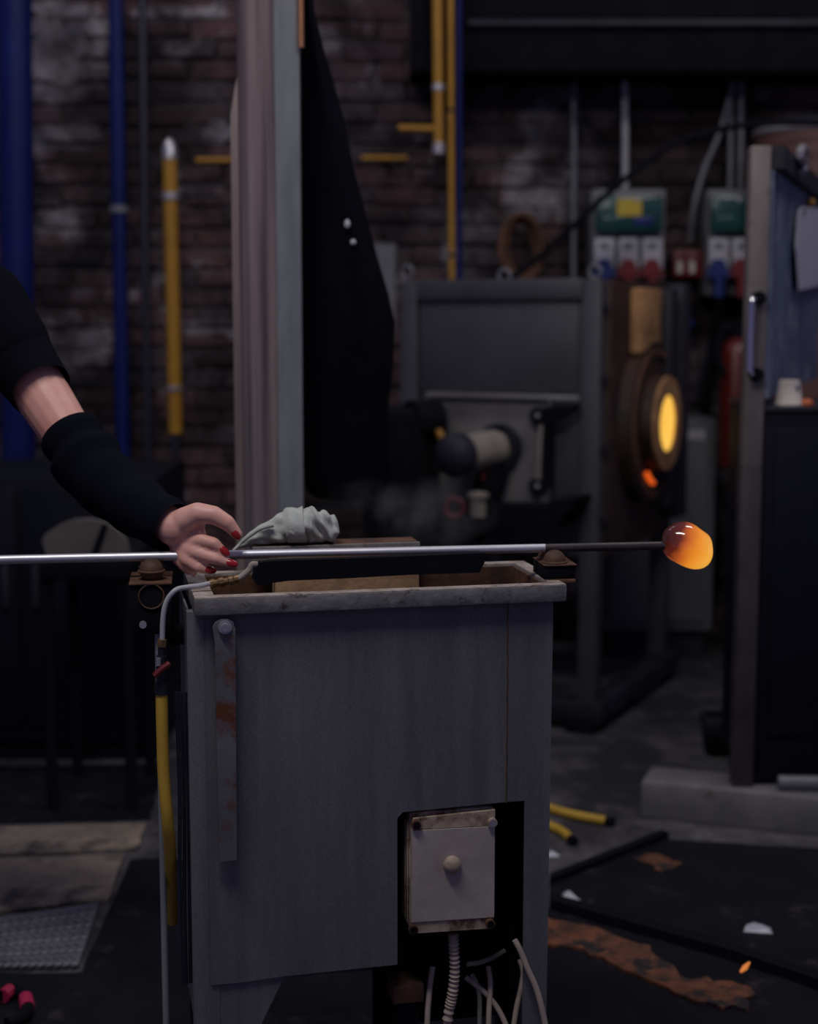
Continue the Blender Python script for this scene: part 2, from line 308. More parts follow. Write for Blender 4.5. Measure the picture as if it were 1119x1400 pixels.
def hpipe(name, label, mat, pts, wpx, d, cat='pipe'):
    t = thing(name, label, cat, P(*pts[0], d)); O('tube', mat, t, lambda b: tube(b, [P(x, y, d) for x, y in pts], wpx*pxm(d)/2, 12)); q = P(*pts[0], d).lerp(P(*pts[-1], d), .5)
    O('wall_clamp', 'dark_metal', t, lambda b: cyl(b, q, Vector((q.x, WALL_Y-.005, q.z)), .007, seg=8))
hpipe('gas_pipe', 'short yellow horizontal pipe beside the steel column', 'yellow_paint', [(268, 219), (330, 219)], 7, 5.45)
hpipe('pipe_bracket_rail', 'thin dark rail clamping the blue and yellow pipes', 'dark_metal', [(140, 267), (300, 267)], 6, 5.5, 'rail')
t, p0, p1, r = vpipe('gas_pipe', 'yellow gas pipe with silver clamp and side branch', 'pipe', 'yellow_paint', 595, -420, 600, 196, 13, 5.2, collars=((117, 8), (203, 14)), clamps=(.93,))
O('branch', 'yellow_paint', t, lambda b: tube(b, [P(594, 176, 5.2), P(545, 175, 5.2)], .011, 12))
hpipe('gas_pipe', 'lower yellow horizontal pipe end beside black hanging cloth', 'yellow_paint', [(495, 216), (558, 216)], 7, 5.45)
vpipe('gas_pipe', 'thin long yellow pipe running down behind the furnace', 'pipe', 'yellow_paint', 615, -420, 619, 760, 8, 5.2, collars=((130, 4), (330, 4)), cmat='dark_metal', clamps=(.5, .8))
vpipe('wall_pipe', 'thin blue pipe hugging the long thin yellow pipe', 'pipe', 'blue_paint', 626, -420, 630, 760, 8, 5.21, clamps=(.5, .8))
vpipe('cable_conduit', 'dull grey conduit left of the first green fuse box', 'conduit', 'conduit', 785, 99, 784, 720, 7, 5.5)
vpipe('cable_conduit', 'bright grey conduit entering the green fuse box with yellow label', 'conduit', 'white_plastic', 855, 99, 855, 258, 9, 5.48)
vpipe('cable_conduit', 'left of two close grey conduits above the right fuse box', 'conduit', 'conduit', 1000, 99, 999, 258, 7, 5.48)
vpipe('cable_conduit', 'right of two close grey conduits above the right fuse box', 'conduit', 'conduit', 1014, 99, 1013, 258, 8, 5.48)
O('wall_cable', 'conduit', None, lambda b: tube(b, smooth_path([P(1004, 110, 5.47), P(985, 180, 5.47), P(962, 235, 5.47), P(948, 290, 5.47), P(944, 330, 5.5)]), .009, 8), label='slanting grey cable on the wall between the two fuse boxes', cat='cable')
O('hose', 'black_metal', None, lambda b: tube(b, smooth_path([P(690, 388, 5.0), P(745, 345, 5.0), P(815, 280, 5.0), P(880, 225, 5.0), P(945, 188, 5.0), P(1030, 170, 4.98), P(1130, 168, 4.95)]), .011, 10), label='black hose arching from furnace top across the fuse boxes', cat='hose')
O('shade_duct', 'black_metal', None, lambda b: box(b, (P(560, 20, 5.25).x, 5.25, P(600, 98, 5.25).z), (2.4, 5.56, P(600, -90, 5.25).z), bev=.006), label='added black duct darkening the top of the wall', cat='duct')  # black box added where the wall top falls into shade
O('duct_ledge', 'dark_metal', bpy.data.objects['shade_duct'], lambda b: box(b, (P(640, 20, 5.25).x, 5.225, P(600, 37, 5.25).z), (2.4, 5.2495, P(600, 29, 5.25).z), bev=.002))
def coil(b):
    c = P(712, 338, 5.56)
    pts = [c+Vector((math.cos(a)*(.045+.002*a), -.01-.003*a, math.sin(a)*(.085+.002*a))) for a in [k*.3 for k in range(62)]]; tube(b, pts, .011, 8)
O('coiled_hose', 'rusty', None, coil, label='rusty brown coil hanging on the plaster wall', cat='coil')
O('notice_sheet', 'dim_paper', None, lambda b: box(b, P(512, 452, WALL_Y-.05), P(541, 333, WALL_Y-.045)+Vector((0, .004, 0))), label='blank grey sheet on the wall between cloth and furnace', cat='paper')

def fuse_box(label, x0, x1, y0, yl, ym, y1, plugs, yellow):
    d = 5.38; t = thing('fuse_box', label, 'fuse box', P((x0+x1)/2, y1, d+.1)); m = pxm(d); mods = []
    O('back_box', 'cabinet_grey', t, lambda b: box(b, P(x0, y1+4, d+.02), Vector((P(x1, y0, d).x, WALL_Y-.03, P(x0, y0, d).z)), bev=.006))
    lid = O('lid', 'green_lid', t, lambda b: box(b, P(x0+6, yl, d)-Vector((0, .03, 0)), P(x1-6, y0+10, d)+Vector((0, .019, 0)), bev=.01))
    for k in range(2): O('breaker_row', 'blue_plastic' if k else 'green_lid', lid, lambda b: box(b, P(x0+18+k*40, yl-10, d-.034), P(x0+46+k*40, yl-22, d-.029), bev=.002))
    if yellow: O('warning_sticker', 'yellow_label', lid, lambda b: box(b, P(844, 295, d-.035), P(878, 272, d-.031)))
    O('screw', 'silver', lid, lambda b: cyl(b, P((x0+x1)/2+12, y0+14, d-.036), P((x0+x1)/2+12, y0+14, d-.028), .009, seg=10))
    n = 3 if yellow else 2; w = (x1-x0-6)/n
    for k in range(n):
        a = x0+3+k*w
        s = O('socket_module', 'white_plastic', t, lambda b: box(b, P(a+2, ym, d-.02), P(a+w-4, yl+8, d+.019)+Vector((0, 0, 0)), bev=.006))
        O('switch_slot', 'conduit', s, lambda b: box(b, P(a+9, yl+22, d-.023), P(a+w-11, yl+14, d-.019)))
        if plugs[k]:
            pl = O('plug', plugs[k], s, lambda b: (prism(b, [P(a+w/2-17, ym+6, d-.06), P(a+w/2-6, ym-18, d-.06), P(a+w/2+6, ym-18, d-.06), P(a+w/2+17, ym+6, d-.06)], (0, .05, 0)), cyl(b, P(a+w/2, ym+4, d-.05), P(a+w/2, ym+34, d-.05), .02, seg=12)))
fuse_box('green-lidded fuse box with yellow sticker and three sockets', 808, 912, 258, 318, 372, 380, ['blue_plastic', 'red_plastic', 'red_plastic'], True)
fuse_box('green-lidded fuse box half hidden behind the steel post', 965, 1034, 258, 318, 372, 400, ['blue_plastic', 'red_plastic', None], False)
t = thing('red_socket', 'pair of red sockets with cream fronts between fuse boxes', 'socket', P(938, 380, 5.5))
for k in range(2):
    s = O('housing', 'red_plastic', t, lambda b: box(b, P(921+k*19, 379, 5.46), P(936+k*19, 343, 5.56), bev=.005)); O('cream_front', 'cup', s, lambda b: box(b, P(926+k*17, 373, 5.45), P(933+k*17, 357, 5.461)))
O('blue_valve', 'blue_plastic', None, lambda b: (ball(b, P(938, 443, 5.45), .03), cyl(b, P(938, 440, 5.45), P(938, 400, 5.45), .018), cyl(b, P(938, 443, 5.45), P(938, 443, 5.57), .012)), label='small blue valve on the wall beside the furnace mouth', cat='valve')
def plugged_cable(b): tube(b, smooth_path([P(982, 385, 5.42), P(984, 420, 5.42), P(975, 470, 5.48), P(965, 560, 5.5), P(968, 640, 5.52)]), .016, 8)
O('power_cable', 'black_metal', None, plugged_cable, label='black power cable hanging below the right fuse box', cat='cable')
# grey wall cabinet, fire extinguisher
t = thing('wall_cabinet', 'narrow grey metal cabinet with pale name plate against wall', 'cabinet', (P(900, 800, 5.4).x, 5.45, 0))
cz = P(900, 572, 5.3).z
O('body', 'cabinet_grey', t, lambda b: box(b, (P(826, 800, 5.3).x, 5.3, P(900, 862, 5.3).z), (P(975, 800, 5.3).x, WALL_Y-.05, cz), bev=.006))
dr = O('door', 'cabinet_grey', t, lambda b: box(b, (P(834, 800, 5.29).x, 5.285, P(900, 850, 5.29).z), (P(964, 800, 5.29).x, 5.299, cz-.03), bev=.003))
O('name_plate', 'paper', dr, lambda b: box(b, P(938, 601, 5.283), P(964, 588, 5.283)+Vector((0, .004, 0))))
O('plinth', 'dark_metal', t, lambda b: box(b, (P(836, 800, 5.3).x, 5.33, 0), (P(966, 800, 5.3).x, WALL_Y-.05, P(900, 862, 5.3).z)))
ec = P(1004, 640, 5.2); et = P(1004, 462, 5.2).z; r = 22*pxm(5.2)
t = thing('fire_extinguisher', 'dark red fire extinguisher hung behind the steel post', 'fire extinguisher', ec)
O('cylinder', 'ext_red', t, lambda b: lathe(b, ec, (0, 0, 1), [(0, r*.8), (.012, r), (et-ec.z-.05, r), (et-ec.z-.02, r*.8), (et-ec.z, r*.4)], 24))
O('valve_head', 'black_metal', t, lambda b: (cyl(b, (ec.x, ec.y, et-.01), (ec.x, ec.y, et+.05), .016), box(b, (ec.x-.06, ec.y-.01, et+.04), (ec.x+.03, ec.y+.01, et+.055))))
O('discharge_hose', 'black_metal', t, lambda b: tube(b, smooth_path([(ec.x-.02, ec.y, et+.03), (ec.x-.06, ec.y-.02, et+.02), (ec.x-.07, ec.y-.03, et-.06), (ec.x-.05, ec.y-.05, et-.12)]), .012, 8))
O('paper_label', 'paper', t, lambda b: tube(b, [(ec.x, ec.y, P(1004, 612, 5.2).z), (ec.x, ec.y, P(1004, 547, 5.2).z)], r*1.01, 24, False) or [bmesh.ops.delete(b, geom=[v for v in b.verts if v.co.y > ec.y-r*.2 or v.co.x < ec.x-r*.1], context='VERTS')])
O('wall_hook', 'dark_metal', t, lambda b: box(b, (ec.x-.015, ec.y+r*.9, et-.1), (ec.x+.015, WALL_Y-.03, et-.07)))

# ------------------------------------------------------------------ furnace
g = Z(813, 1000, 0); FF = Fr((g.x, g.y, 0), -25.9); FA = -25.9
W = -FF.px(548, 600)[0]; D = .74
ztop = FF.px(815, 382)[1]; zbot = FF.px(815, 764)[1]
t = thing('glass_furnace', 'grey steel reheating furnace with glowing round mouth', 'furnace', FF.O, FA)
fb = lambda *a, **k: (lambda b: fbox(b, FF, *a, **k))
pw = .055
O('body', 'furnace_grey', t, fb((-W+.01, -.012), (.012, D-.012), (zbot, ztop-.006), bev=.004))
for (u0, v0) in ((-W, 0), (-pw, 0), (-W, D-pw), (-pw, D-pw)):
    O('corner_post', 'furnace_grey', t, fb((u0, u0+pw), (v0-.002, v0+pw), (0, ztop), bev=.004))
O('top_rail', 'furnace_grey', t, fb((-W+pw, -pw), (-.006, .03), (FF.px(700, 410)[1], ztop+.004), bev=.003))
O('front_panel', 'furnace_grey', t, fb((-W+pw+.01, -pw-.012), (.004, .011), (FF.px(700, 538)[1], FF.px(700, 414)[1]), bev=.002))
O('foot_rail', 'dark_metal', t, fb((-W, .03), (-.03, .04), (.03, .09), bev=.004))
O('foot_rail', 'dark_metal', t, fb((-.04, .03), (.04, D+.03), (.03, .09), bev=.004))
for (u, v) in ((-.03, -.0), (-W+.03, 0), (-.03, D-.03)):
    O('foot', 'black_metal', t, fb((u-.045, u+.045), (v-.045, v+.045), (0, .03), bev=.004))
lp = O('burner_plate', 'furnace_plate', t, fb((FF.px(585, 600, -.02)[0], FF.px(749, 600, -.02)[0]), (-.02, .0115), (FF.px(700, 690, -.02)[1], FF.px(700, 540, -.02)[1]), bev=.004))
O('plate_lip', 'furnace_plate', lp, fb((FF.px(585, 600, -.03)[0], FF.px(791, 600, -.03)[0]), (-.045, -.02), (FF.px(700, 545, -.03)[1], FF.px(700, 539, -.03)[1]), bev=.002))
def fp(x, y, v): u, w = FF.px(x, y, v); return FF.p(u, v, w)
# burner blower: cylinder pointing out to the left of the plate
mo = O('blower_motor', 'rubber_tan', t, lambda b: cyl(b, fp(682, 612, -.02), fp(628, 622, -.2), 26*pxm(4.4), seg=28))
O('motor_flange', 'dark_metal', mo, lambda b: cyl(b, fp(686, 611, -.021), fp(680, 612, -.045), 33*pxm(4.4), seg=28))
O('motor_end', 'dark_metal', mo, lambda b: lathe(b, fp(630, 621, -.19), fp(628, 622, -.2)-fp(682, 612, -.02), [(0, .062), (.04, .062), (.06, .045), (.07, .015)], 24))
for k in range(5):
    O('flange_bolt', 'black_metal', mo, lambda b: ball(b, fp(684, 611, -.047)+Vector((.058*math.cos(k*1.25+.4), -.01, .058*math.sin(k*1.25+.4))), .007, 8))
O('burner_housing', 'black_metal', t, lambda b: (box(b, (FF.px(520, 600, -.1)[0], -.24, FF.px(560, 735, -.1)[1]), (FF.px(588, 600, -.1)[0], .0, FF.px(560, 556, -.1)[1]), FF.M, .03), cyl(b, fp(598, 575, -.06), fp(560, 575, -.14), .06)))
O('air_duct', 'black_metal', t, lambda b: tube(b, smooth_path([fp(675, 640, -.06), fp(668, 668, -.07), fp(655, 700, -.08), fp(640, 735, -.1)]), .045, 16))
O('yellow_tap', 'yellow_paint', t, lambda b: tube(b, [fp(599, 588, -.13), fp(608, 606, -.13)], .011, 10))
hv = O('hand_wheel', 'red_plastic', t, lambda b: ring(b, fp(622, 694, -.24), (-.3, -1, 0), .026, .005))
O('gauge', 'rubber_tan', t, lambda b: lathe(b, fp(654, 706, -.2), (0, 0, 1), [(0, .022), (.05, .022), (.055, .03), (.065, .03), (.07, .012)], 16))
O('red_tag', 'red_plastic', t, lambda b: box(b, fp(658, 655, -.125), fp(664, 636, -.125)+Vector((0, .01, 0))))
def bracket(b):
    prism(b, [fp(x, y, -.05) for x, y in ((742, 557), (790, 555), (772, 572), (752, 580), (752, 668), (742, 668))], FF.V*.03)
    cyl(b, fp(735, 568, -.055), fp(735, 568, -.02), .024); cyl(b, fp(733, 664, -.055), fp(733, 664, -.02), .022)
O('hinge_bracket', 'black_metal', t, bracket)
for yy in (568, 664): O('hinge_bolt', 'conduit', t, lambda b: cyl(b, fp(735, yy, -.062), fp(735, yy, -.054), .008, seg=10))
O('latch_rod', 'rubber_tan', t, lambda b: cyl(b, fp(740, 582, -.052), fp(736, 655, -.052), .006, seg=8))
O('burner_shelf', 'black_metal', t, lambda b: prism(b, [fp(x, y, -.14) for x, y in ((650, 692), (752, 692), (754, 684), (787, 682), (784, 694), (770, 706), (762, 722), (650, 728))], FF.V*.14))
for xx in (557, 690, 814): O('lifting_eye', 'conduit', t, lambda b: ring(b, fp(xx, 372 if xx != 690 else 377, .03), FF.V, .018, .005))
# mouth side (faces right): rusty plate, ring door, collar, glowing hole
c0 = FF.p(0, D/2, 0); zc = P(911, 580, 4.6).z; NX = FF.U
O('mouth_plate', 'furnace_rust', t, fb((-.012, .012), (pw, D-pw), (zbot, ztop), bev=.003))
cen = Vector((c0.x, c0.y, zc))
def disc(b, q0, q1, ri, ro, dz=0, dv=0, seg=40):   # flat annulus between two distances from the plate
    a, c = FF.V, Vector((0, 0, 1)); o0 = cen+FF.V*dv+c*dz; rr = []
    for (q, r) in ((q0, ri), (q0, ro), (q1, ro), (q1, ri)):
        rr.append([b.verts.new(o0+NX*q+(a*math.cos(2*math.pi*k/seg)+c*math.sin(2*math.pi*k/seg))*r) for k in range(seg)])
    for i in range(4):
        for k in range(seg): b.faces.new((rr[i][k], rr[i][(k+1) % seg], rr[(i+1) % 4][(k+1) % seg], rr[(i+1) % 4][k]))
    bmesh.ops.recalc_face_normals(b, faces=b.faces)
rd = O('ring_door', 'furnace_rust', t, lambda b: disc(b, .012, .05, .15, .245))
O('door_rim', 'rusty', rd, lambda b: disc(b, .05, .058, .205, .225))
O('collar', 'furnace_rust', t, lambda b: disc(b, .012, .085, .088, .148))
O('clay_face', 'fireclay', t, lambda b: disc(b, .08, .094, .086, .142))
m = bpy.data.materials.new('hot_interior'); m.use_nodes = True; nt = m.node_tree; bs = nt.nodes['Principled BSDF']; bs.inputs['Base Color'].default_value = (.2, .1, .03, 1)
tc = nt.nodes.new('ShaderNodeTexCoord'); n = nt.nodes.new('ShaderNodeTexNoise'); n.inputs['Scale'].default_value = 14; nt.links.new(tc.outputs['Object'], n.inputs['Vector'])
cr = nt.nodes.new('ShaderNodeValToRGB'); cr.color_ramp.elements[0].color = (1, .42, .04, 1); cr.color_ramp.elements[1].color = (1, .66, .12, 1); nt.links.new(n.outputs['Fac'], cr.inputs[0]); nt.links.new(cr.outputs[0], bs.inputs['Emission Color']); bs.inputs['Emission Strength'].default_value = 1.0
O('glowing_mouth', m, t, lambda b: disc(b, .06, .088, .0005, .0885), label='glowing yellow furnace mouth')
O('clay_lintel', 'fireclay', t, lambda b: fbox(b, FF, (.012, .05), (D*.3, D*.58), (zc+.21, ztop-.02), bev=.01))
O('door_hinge', 'dark_metal', t, lambda b: (fbox(b, FF, (.012, .07), (D*.62, D*.72), (zbot+.1, ztop-.02), bev=.008), fbox(b, FF, (.012, .07), (D*.8, D*.92), (zbot+.05, ztop), bev=.008)))
O('flame_gap', emat('ember', (1, .13, .012), .75), t, lambda b: tube(b, smooth_path([cen+NX*.06+FF.V*(-.10)+Vector((0, 0, -.145)), cen+NX*.062+FF.V*(-.075)+Vector((0, 0, -.165)), cen+NX*.062+FF.V*(-.045)+Vector((0, 0, -.178))]), .008, 10), label='orange flame showing under the furnace collar')
for k in range(4): O('plate_bolt', 'dark_metal', t, lambda b: fbox(b, FF, (-.002, .014), (.01, .03), (ztop-.09-k*.2, ztop-.06-k*.2), bev=.003))

# ------------------------------------------------------------------ right: beam, steel post with sheet, dark cabinet, tank
a = Z(876, 1118, 0); b_ = Z(1112, 1143, 0); ang = math.degrees(math.atan2(b_.y-a.y, b_.x-a.x)); BF = Fr((a.x, a.y, 0), ang)
bh = BF.px(876, 1068)[1]
O('floor_beam', 'beam_steel', None, lambda b: fbox(b, BF, (0, 1.1), (0, .14), (0, bh), bev=.006), label='heavy grey steel beam lying on the floor under post', cat='beam')
pf = Z(1030, 1076, bh); PD = pf.y; m_ = pxm(PD)
px0, px1 = P(1017, 600, PD).x, P(1044, 600, PD).x; ptop = P(1030, 199, PD).z
t = thing('steel_door_frame', 'tall worn steel post carrying a scratched blue sheet', 'door frame', (pf.x, pf.y, bh))
pz = P(1030, 640, PD).z
O('post', 'post_steel', t, lambda b: box(b, (px0, PD, pz), (px1, PD+.045, ptop), bev=.003))
O('post_foot', 'post_dark', t, lambda b: box(b, (px0-.003, PD-.003, bh), (px1, PD+.046, pz-.0005), bev=.003), label='dark lower post section')
e = P(1114, 252, PD*1.29); dirp = Vector((e.x-px1, e.y-PD-.02, 0)).normalized(); s0 = Vector((px1+.002, PD+.012, 0)); LN = 1.25; zs = P(1060, 552, PD).z+.012
O('top_rail', 'dark_metal', t, lambda b: prism(b, [s0+Vector((0, 0, ptop-.05)), s0+dirp*LN+Vector((0, 0, ptop-.05)), s0+dirp*LN+Vector((0, 0, ptop)), s0+Vector((0, 0, ptop))], Vector((dirp.y, -dirp.x, 0))*.03))
O('sheet', 'blue_sheet', t, lambda b: prism(b, [s0+Vector((0, 0, zs)), s0+dirp*LN+Vector((0, 0, zs)), s0+dirp*LN+Vector((0, 0, ptop-.052)), s0+Vector((0, 0, ptop-.052))], Vector((dirp.y, -dirp.x, 0))*.008))
hx = P(1022, 450, PD).x; hz0, hz1 = P(1022, 512, PD).z, P(1022, 408, PD).z
hd = O('pull_handle', 'chrome', t, lambda b: tube(b, smooth_path([(hx+.02, PD, hz1-.005), (hx+.005, PD-.035, hz1-.002), (hx, PD-.04, hz1-.02), (hx, PD-.04, hz0+.02), (hx+.005, PD-.035, hz0+.002), (hx+.02, PD, hz0+.005)], 5), .007, 10))
for zz in (hz0, hz1): O('handle_boss', 'black_metal', hd, lambda b: cyl(b, (hx+.022, PD+.002, zz), (hx+.022, PD-.02, zz), .016))
O('frame_bolt', 'brass', t, lambda b: ball(b, P(1053, 211, PD+.02), .006, 8))
# paper tag hung on the sheet
def onsheet(x, y, off=.012):
    nn = Vector((dirp.y, -dirp.x, 0)); q = s0+nn*(off+.008); r = ray(x, y); return EYE + r*((q-EYE).dot(nn)/r.dot(nn))
nn = Vector((dirp.y, -dirp.x, 0))
t = thing('paper_tag', 'white paper tag hanging on the blue sheet', 'tag', onsheet(1100, 397))
tg = O('sheet_of_paper', 'paper', t, lambda b: prism(b, [onsheet(x, y) for x, y in ((1091, 290), (1097, 282), (1126, 286), (1130, 388), (1091, 397), (1087, 340))], nn*.003))
O('pin', 'yellow_paint', t, lambda b: ball(b, onsheet(1109, 277, .012), .012, 10)); O('eyelet', 'dark_metal', t, lambda b: ring(b, onsheet(1100, 289, .016), nn, .008, .003, 14))
O('steel_hook', 'silver', None, lambda b: tube(b, smooth_path([onsheet(1098, 236, .034), onsheet(1100, 224, .034), onsheet(1094, 212, .034), onsheet(1098, 202, .034), onsheet(1103, 208, .034)]), .01, 10), label='silver hook on top of the blue sheet', cat='hook')
t = thing('steel_cabinet', 'black steel cabinet beside the post with cup on top', 'cabinet', (px1+.2, PD+.2, bh))
ct = P(1060, 556, PD+.02).z
O('body', 'navy_steel', t, lambda b: box(b, (px1+.004, PD+.012, .1), (px1+.5, PD+.4, ct-.012), bev=.006))
O('top', 'dark_metal', t, lambda b: box(b, (px1+.002, PD+.006, ct-.0115), (px1+.51, PD+.41, ct), bev=.002))
O('door', 'navy_steel', t, lambda b: box(b, (px1+.03, PD+.004, bh+.12), (px1+.47, PD+.0115, ct-.05), bev=.003))
for k in range(2): O('foot', 'black_metal', t, lambda b: box(b, (px1+.02+k*.4, PD+.16, 0), (px1+.08+k*.4, PD+.22, .0995)))
cc = P(1079, 555, PD+.06); cc.z = ct+.0005
t = thing('paper_cup', 'upturned white cup with blue dot on black cabinet', 'cup', cc)
k_ = pxm(PD+.06)
O('shell', 'cup', t, lambda b: lathe(b, cc, (0, 0, 1), [(0, 19*k_), (.004, 19.5*k_), (.008, 18*k_), (.05, 14.5*k_), (.058, 14*k_), (.0595, 12*k_), (.055, 10*k_)], 28))
O('blue_dot', 'blue_plastic', t, lambda b: ball(b, cc+Vector((.013, -.0235, .042)), (.005, .003, .005), 10))
oc = P(1103, 553, PD+.05); oc.z = ct+.0005
O('orange_cap', 'orange', None, lambda b: lathe(b, oc, (0, 0, 1), [(0, .016), (.006, .017), (.012, .014), (.016, .006)], 20), label='small orange cap lying beside the white cup', cat='cap')
tk = P(1120, 200, 5.26); tr = 82*pxm(5.26); tz = P(1080, 172, 5.07).z
t = thing('metal_tank', 'brown painted tank with silver top rim behind the blue sheet', 'tank', (tk.x, 5.26, 0))
O('shell', 'brown_paint', t, lambda b: lathe(b, (tk.x, 5.26, 0), (0, 0, 1), [(0, tr), (.02, tr*1.01), (tz-.03, tr*1.01), (tz, tr)], 40))
O('rim', 'silver', t, lambda b: ring(b, (tk.x, 5.26, tz), (0, 0, 1), tr, .012, 40))
O('lid', 'dark_metal', t, lambda b: lathe(b, (tk.x, 5.26, tz), (0, 0, 1), [(.004, tr*.97), (.03, tr*.9), (.05, tr*.6), (.055, .01)], 36))
qb = Z(985, 1062, 0)
t = thing('caster_block', 'dark blocky caster behind the floor beam', 'caster', (qb.x, qb.y+.18, 0))
bx0, bx1 = P(967, 1000, qb.y+.15).x, P(1013, 1000, qb.y+.15).x; bz = P(985, 985, qb.y+.15).z
O('housing', 'dark_metal', t, lambda b: box(b, (bx0, qb.y+.15, .07), (bx1, qb.y+.27, bz), bev=.008))
O('wheel', 'black_metal', t, lambda b: cyl(b, (bx0+.01, qb.y+.21, .06), (bx1-.01, qb.y+.21, .06), .06, seg=24))
rp = Z(1085, 1068, bh)
O('loose_tube', 'conduit', None, lambda b: cyl(b, (P(1062, 1058, PD+.0).x, PD-.02, bh+.0175), (P(1062, 1058, PD).x+.3, PD-.035, bh+.0175), .0172), label='short grey tube resting on the floor beam', cat='tube')

# ------------------------------------------------------------------ steel column, black cloth, copper rod
CD = 3.0
c1 = P(330, 500, CD+.06); c2 = P(379, 500, CD); c3 = P(413, 500, CD+.05); ht = 3.4
t = thing('steel_column', 'tall stainless steel column behind the hand', 'column', (c2.x, c2.y, 0))
def xy(v, z): return Vector((v.x, v.y, z))
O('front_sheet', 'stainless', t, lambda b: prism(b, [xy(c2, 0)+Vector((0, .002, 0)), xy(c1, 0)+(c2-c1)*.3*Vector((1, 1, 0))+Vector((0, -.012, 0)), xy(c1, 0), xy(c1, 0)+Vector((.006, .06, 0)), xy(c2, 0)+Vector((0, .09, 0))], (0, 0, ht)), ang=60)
O('side_panel', 'zinc', t, lambda b: prism(b, [xy(c2, 0)+Vector((.001, 0, 0)), xy(c3, 0), xy(c3, 0)+Vector((-.005, .08, 0)), xy(c2, 0)+Vector((.001, .1, 0))], (0, 0, ht)))
f0 = P(320, 500, CD+.09)
O('edge_flange', 'stainless', t, lambda b: prism(b, [Vector((f0.x, f0.y, 0)), Vector((c1.x+.004, f0.y, 0)), Vector((c1.x+.004, f0.y, P(330, 70, CD).z)), Vector((f0.x+.01, f0.y, P(322, 110, CD).z)), Vector((f0.x, f0.y, P(322, 150, CD).z))], (0, .012, 0)))
rx = P(412, 40, 3.05)
O('copper_rod', 'copper', None, lambda b: cyl(b, (rx.x, 3.05, P(412, 65, 3.05).z), (rx.x, 3.05, ht), .0055, seg=12), label='thin copper rod hanging beside the column top', cat='rod')
prof = [(-560, 409, 413), (-200, 410, 416), (-60, 411, 424), (15, 411, 430), (70, 411, 444), (110, 412, 456), (160, 412, 470), (230, 412, 484), (290, 412, 500), (350, 412, 516), (400, 413, 531), (440, 413, 540), (500, 414, 538), (560, 414, 531), (620, 415, 533), (655, 416, 530), (672, 420, 524), (680, 432, 505)]
def cloth(b):
    d = 3.2; rings = []; n = 40
    for j, (y, xl, xr) in enumerate(prof):
        p0, p1 = P(xl, y, d), P(xr, y, d); c = (p0+p1)/2; hw = (p1.x-p0.x)/2; hd = min(.075, .02+hw*.55); r = []
        for k in range(n):
            a = 2*math.pi*k/n; f = 1+.07*math.sin(6*a+y*.006)*math.sin(a)**2+.04*math.sin(11*a-y*.01)*math.sin(a)**2
            r.append(b.verts.new(c+Vector((hw*math.cos(a), -hd*f*math.sin(a), 0))))
        rings.append(r)
    for j in range(len(rings)-1):
        for k in range(n): b.faces.new((rings[j][k], rings[j][(k+1) % n], rings[j+1][(k+1) % n], rings[j+1][k]))
    b.faces.new(rings[0]); b.faces.new(rings[-1]); bmesh.ops.recalc_face_normals(b, faces=b.faces)
t = thing('hanging_cloth', 'long black cloth hanging beside the steel column', 'cloth', P(470, 680, 3.2))
O('drape', 'black_cloth', t, cloth, ang=80)
for (x, y, rx_, rz_) in ((475, 306, 4, 6), (483, 331, 4, 4)):
    O('white_spot', 'paper', t, lambda b: ball(b, P(x, y, 3.2-.07), (rx_*pxm(3.1), .004, rz_*pxm(3.1)), 10))

# ------------------------------------------------------------------ left: navy cabinet, grey seat, floor plates
CBY = 4.05; nl, nr = P(-160, 700, CBY).x, P(216, 700, CBY).x; nz = P(100, 652, CBY).z
t = thing('tool_cabinet', 'dark navy steel cabinet behind the person', 'cabinet', ((nl+nr)/2, CBY+.2, 0))
O('body', 'navy_steel', t, lambda b: box(b, (nl, CBY, .05), (nr, CBY+.5, nz), bev=.006))
for k in range(2):
    w_ = (nr-nl)/2; dd = O('door', 'navy_steel', t, lambda b: box(b, (nl+k*w_+.01, CBY-.015, .1), (nl+(k+1)*w_-.01, CBY-.001, nz-.03), bev=.003))
    O('handle', 'dark_metal', dd, lambda b: box(b, (nl+w_+(-.05 if k == 0 else .03), CBY-.035, nz*.55), (nl+w_+(-.03 if k == 0 else .05), CBY-.016, nz*.7), bev=.004))
O('plinth', 'black_metal', t, lambda b: box(b, (nl+.02, CBY+.02, 0), (nr-.02, CBY+.48, .0495)))
sd = 3.62
t = thing('work_stool', 'worn grey stool back with dark strap behind the blowpipe', 'stool', (P(115, 760, sd).x, sd+.1, 0))
O('backrest', 'seat_grey', t, lambda b: prism(b, [P(x, y, sd) for x, y in ((64, 762), (57, 738), (62, 730), (80, 718), (100, 711), (120, 710), (140, 714), (158, 724), (172, 740), (176, 762))], (0, .03, 0)))
O('strap', 'black_metal', t, lambda b: prism(b, [P(x, y, sd-.004) for x, y in ((122, 762), (140, 716), (148, 718), (134, 762))], (0, .0035, 0)))
O('seat', 'black_metal', t, lambda b: box(b, (P(55, 790, sd).x, sd-.02, P(100, 792, sd).z), (P(180, 790, sd).x, sd+.32, P(100, 762, sd).z), bev=.01))
for sx_ in (62, 172):
    for yy in (sd, sd+.28): O('leg', 'black_metal', t, lambda b: cyl(b, (P(sx_, 790, sd).x, yy+.01, P(100, 791, sd).z), (P(sx_, 790, sd).x, yy+.01, 0), .014, seg=12))
def ragged(pts, z0, amp, n=7):               # floor outline with broken edges
    q = [Z(x, y, z0) for x, y in pts]; out = []
    for i in range(len(q)):
        a, b = q[i], q[(i+1) % len(q)]; nn_ = Vector((-(b-a).y, (b-a).x, 0)).normalized()
        for k in range(n): f = k/n; out.append(a.lerp(b, f)+nn_*(amp*random.uniform(-1, 1) if k else 0))
    return out
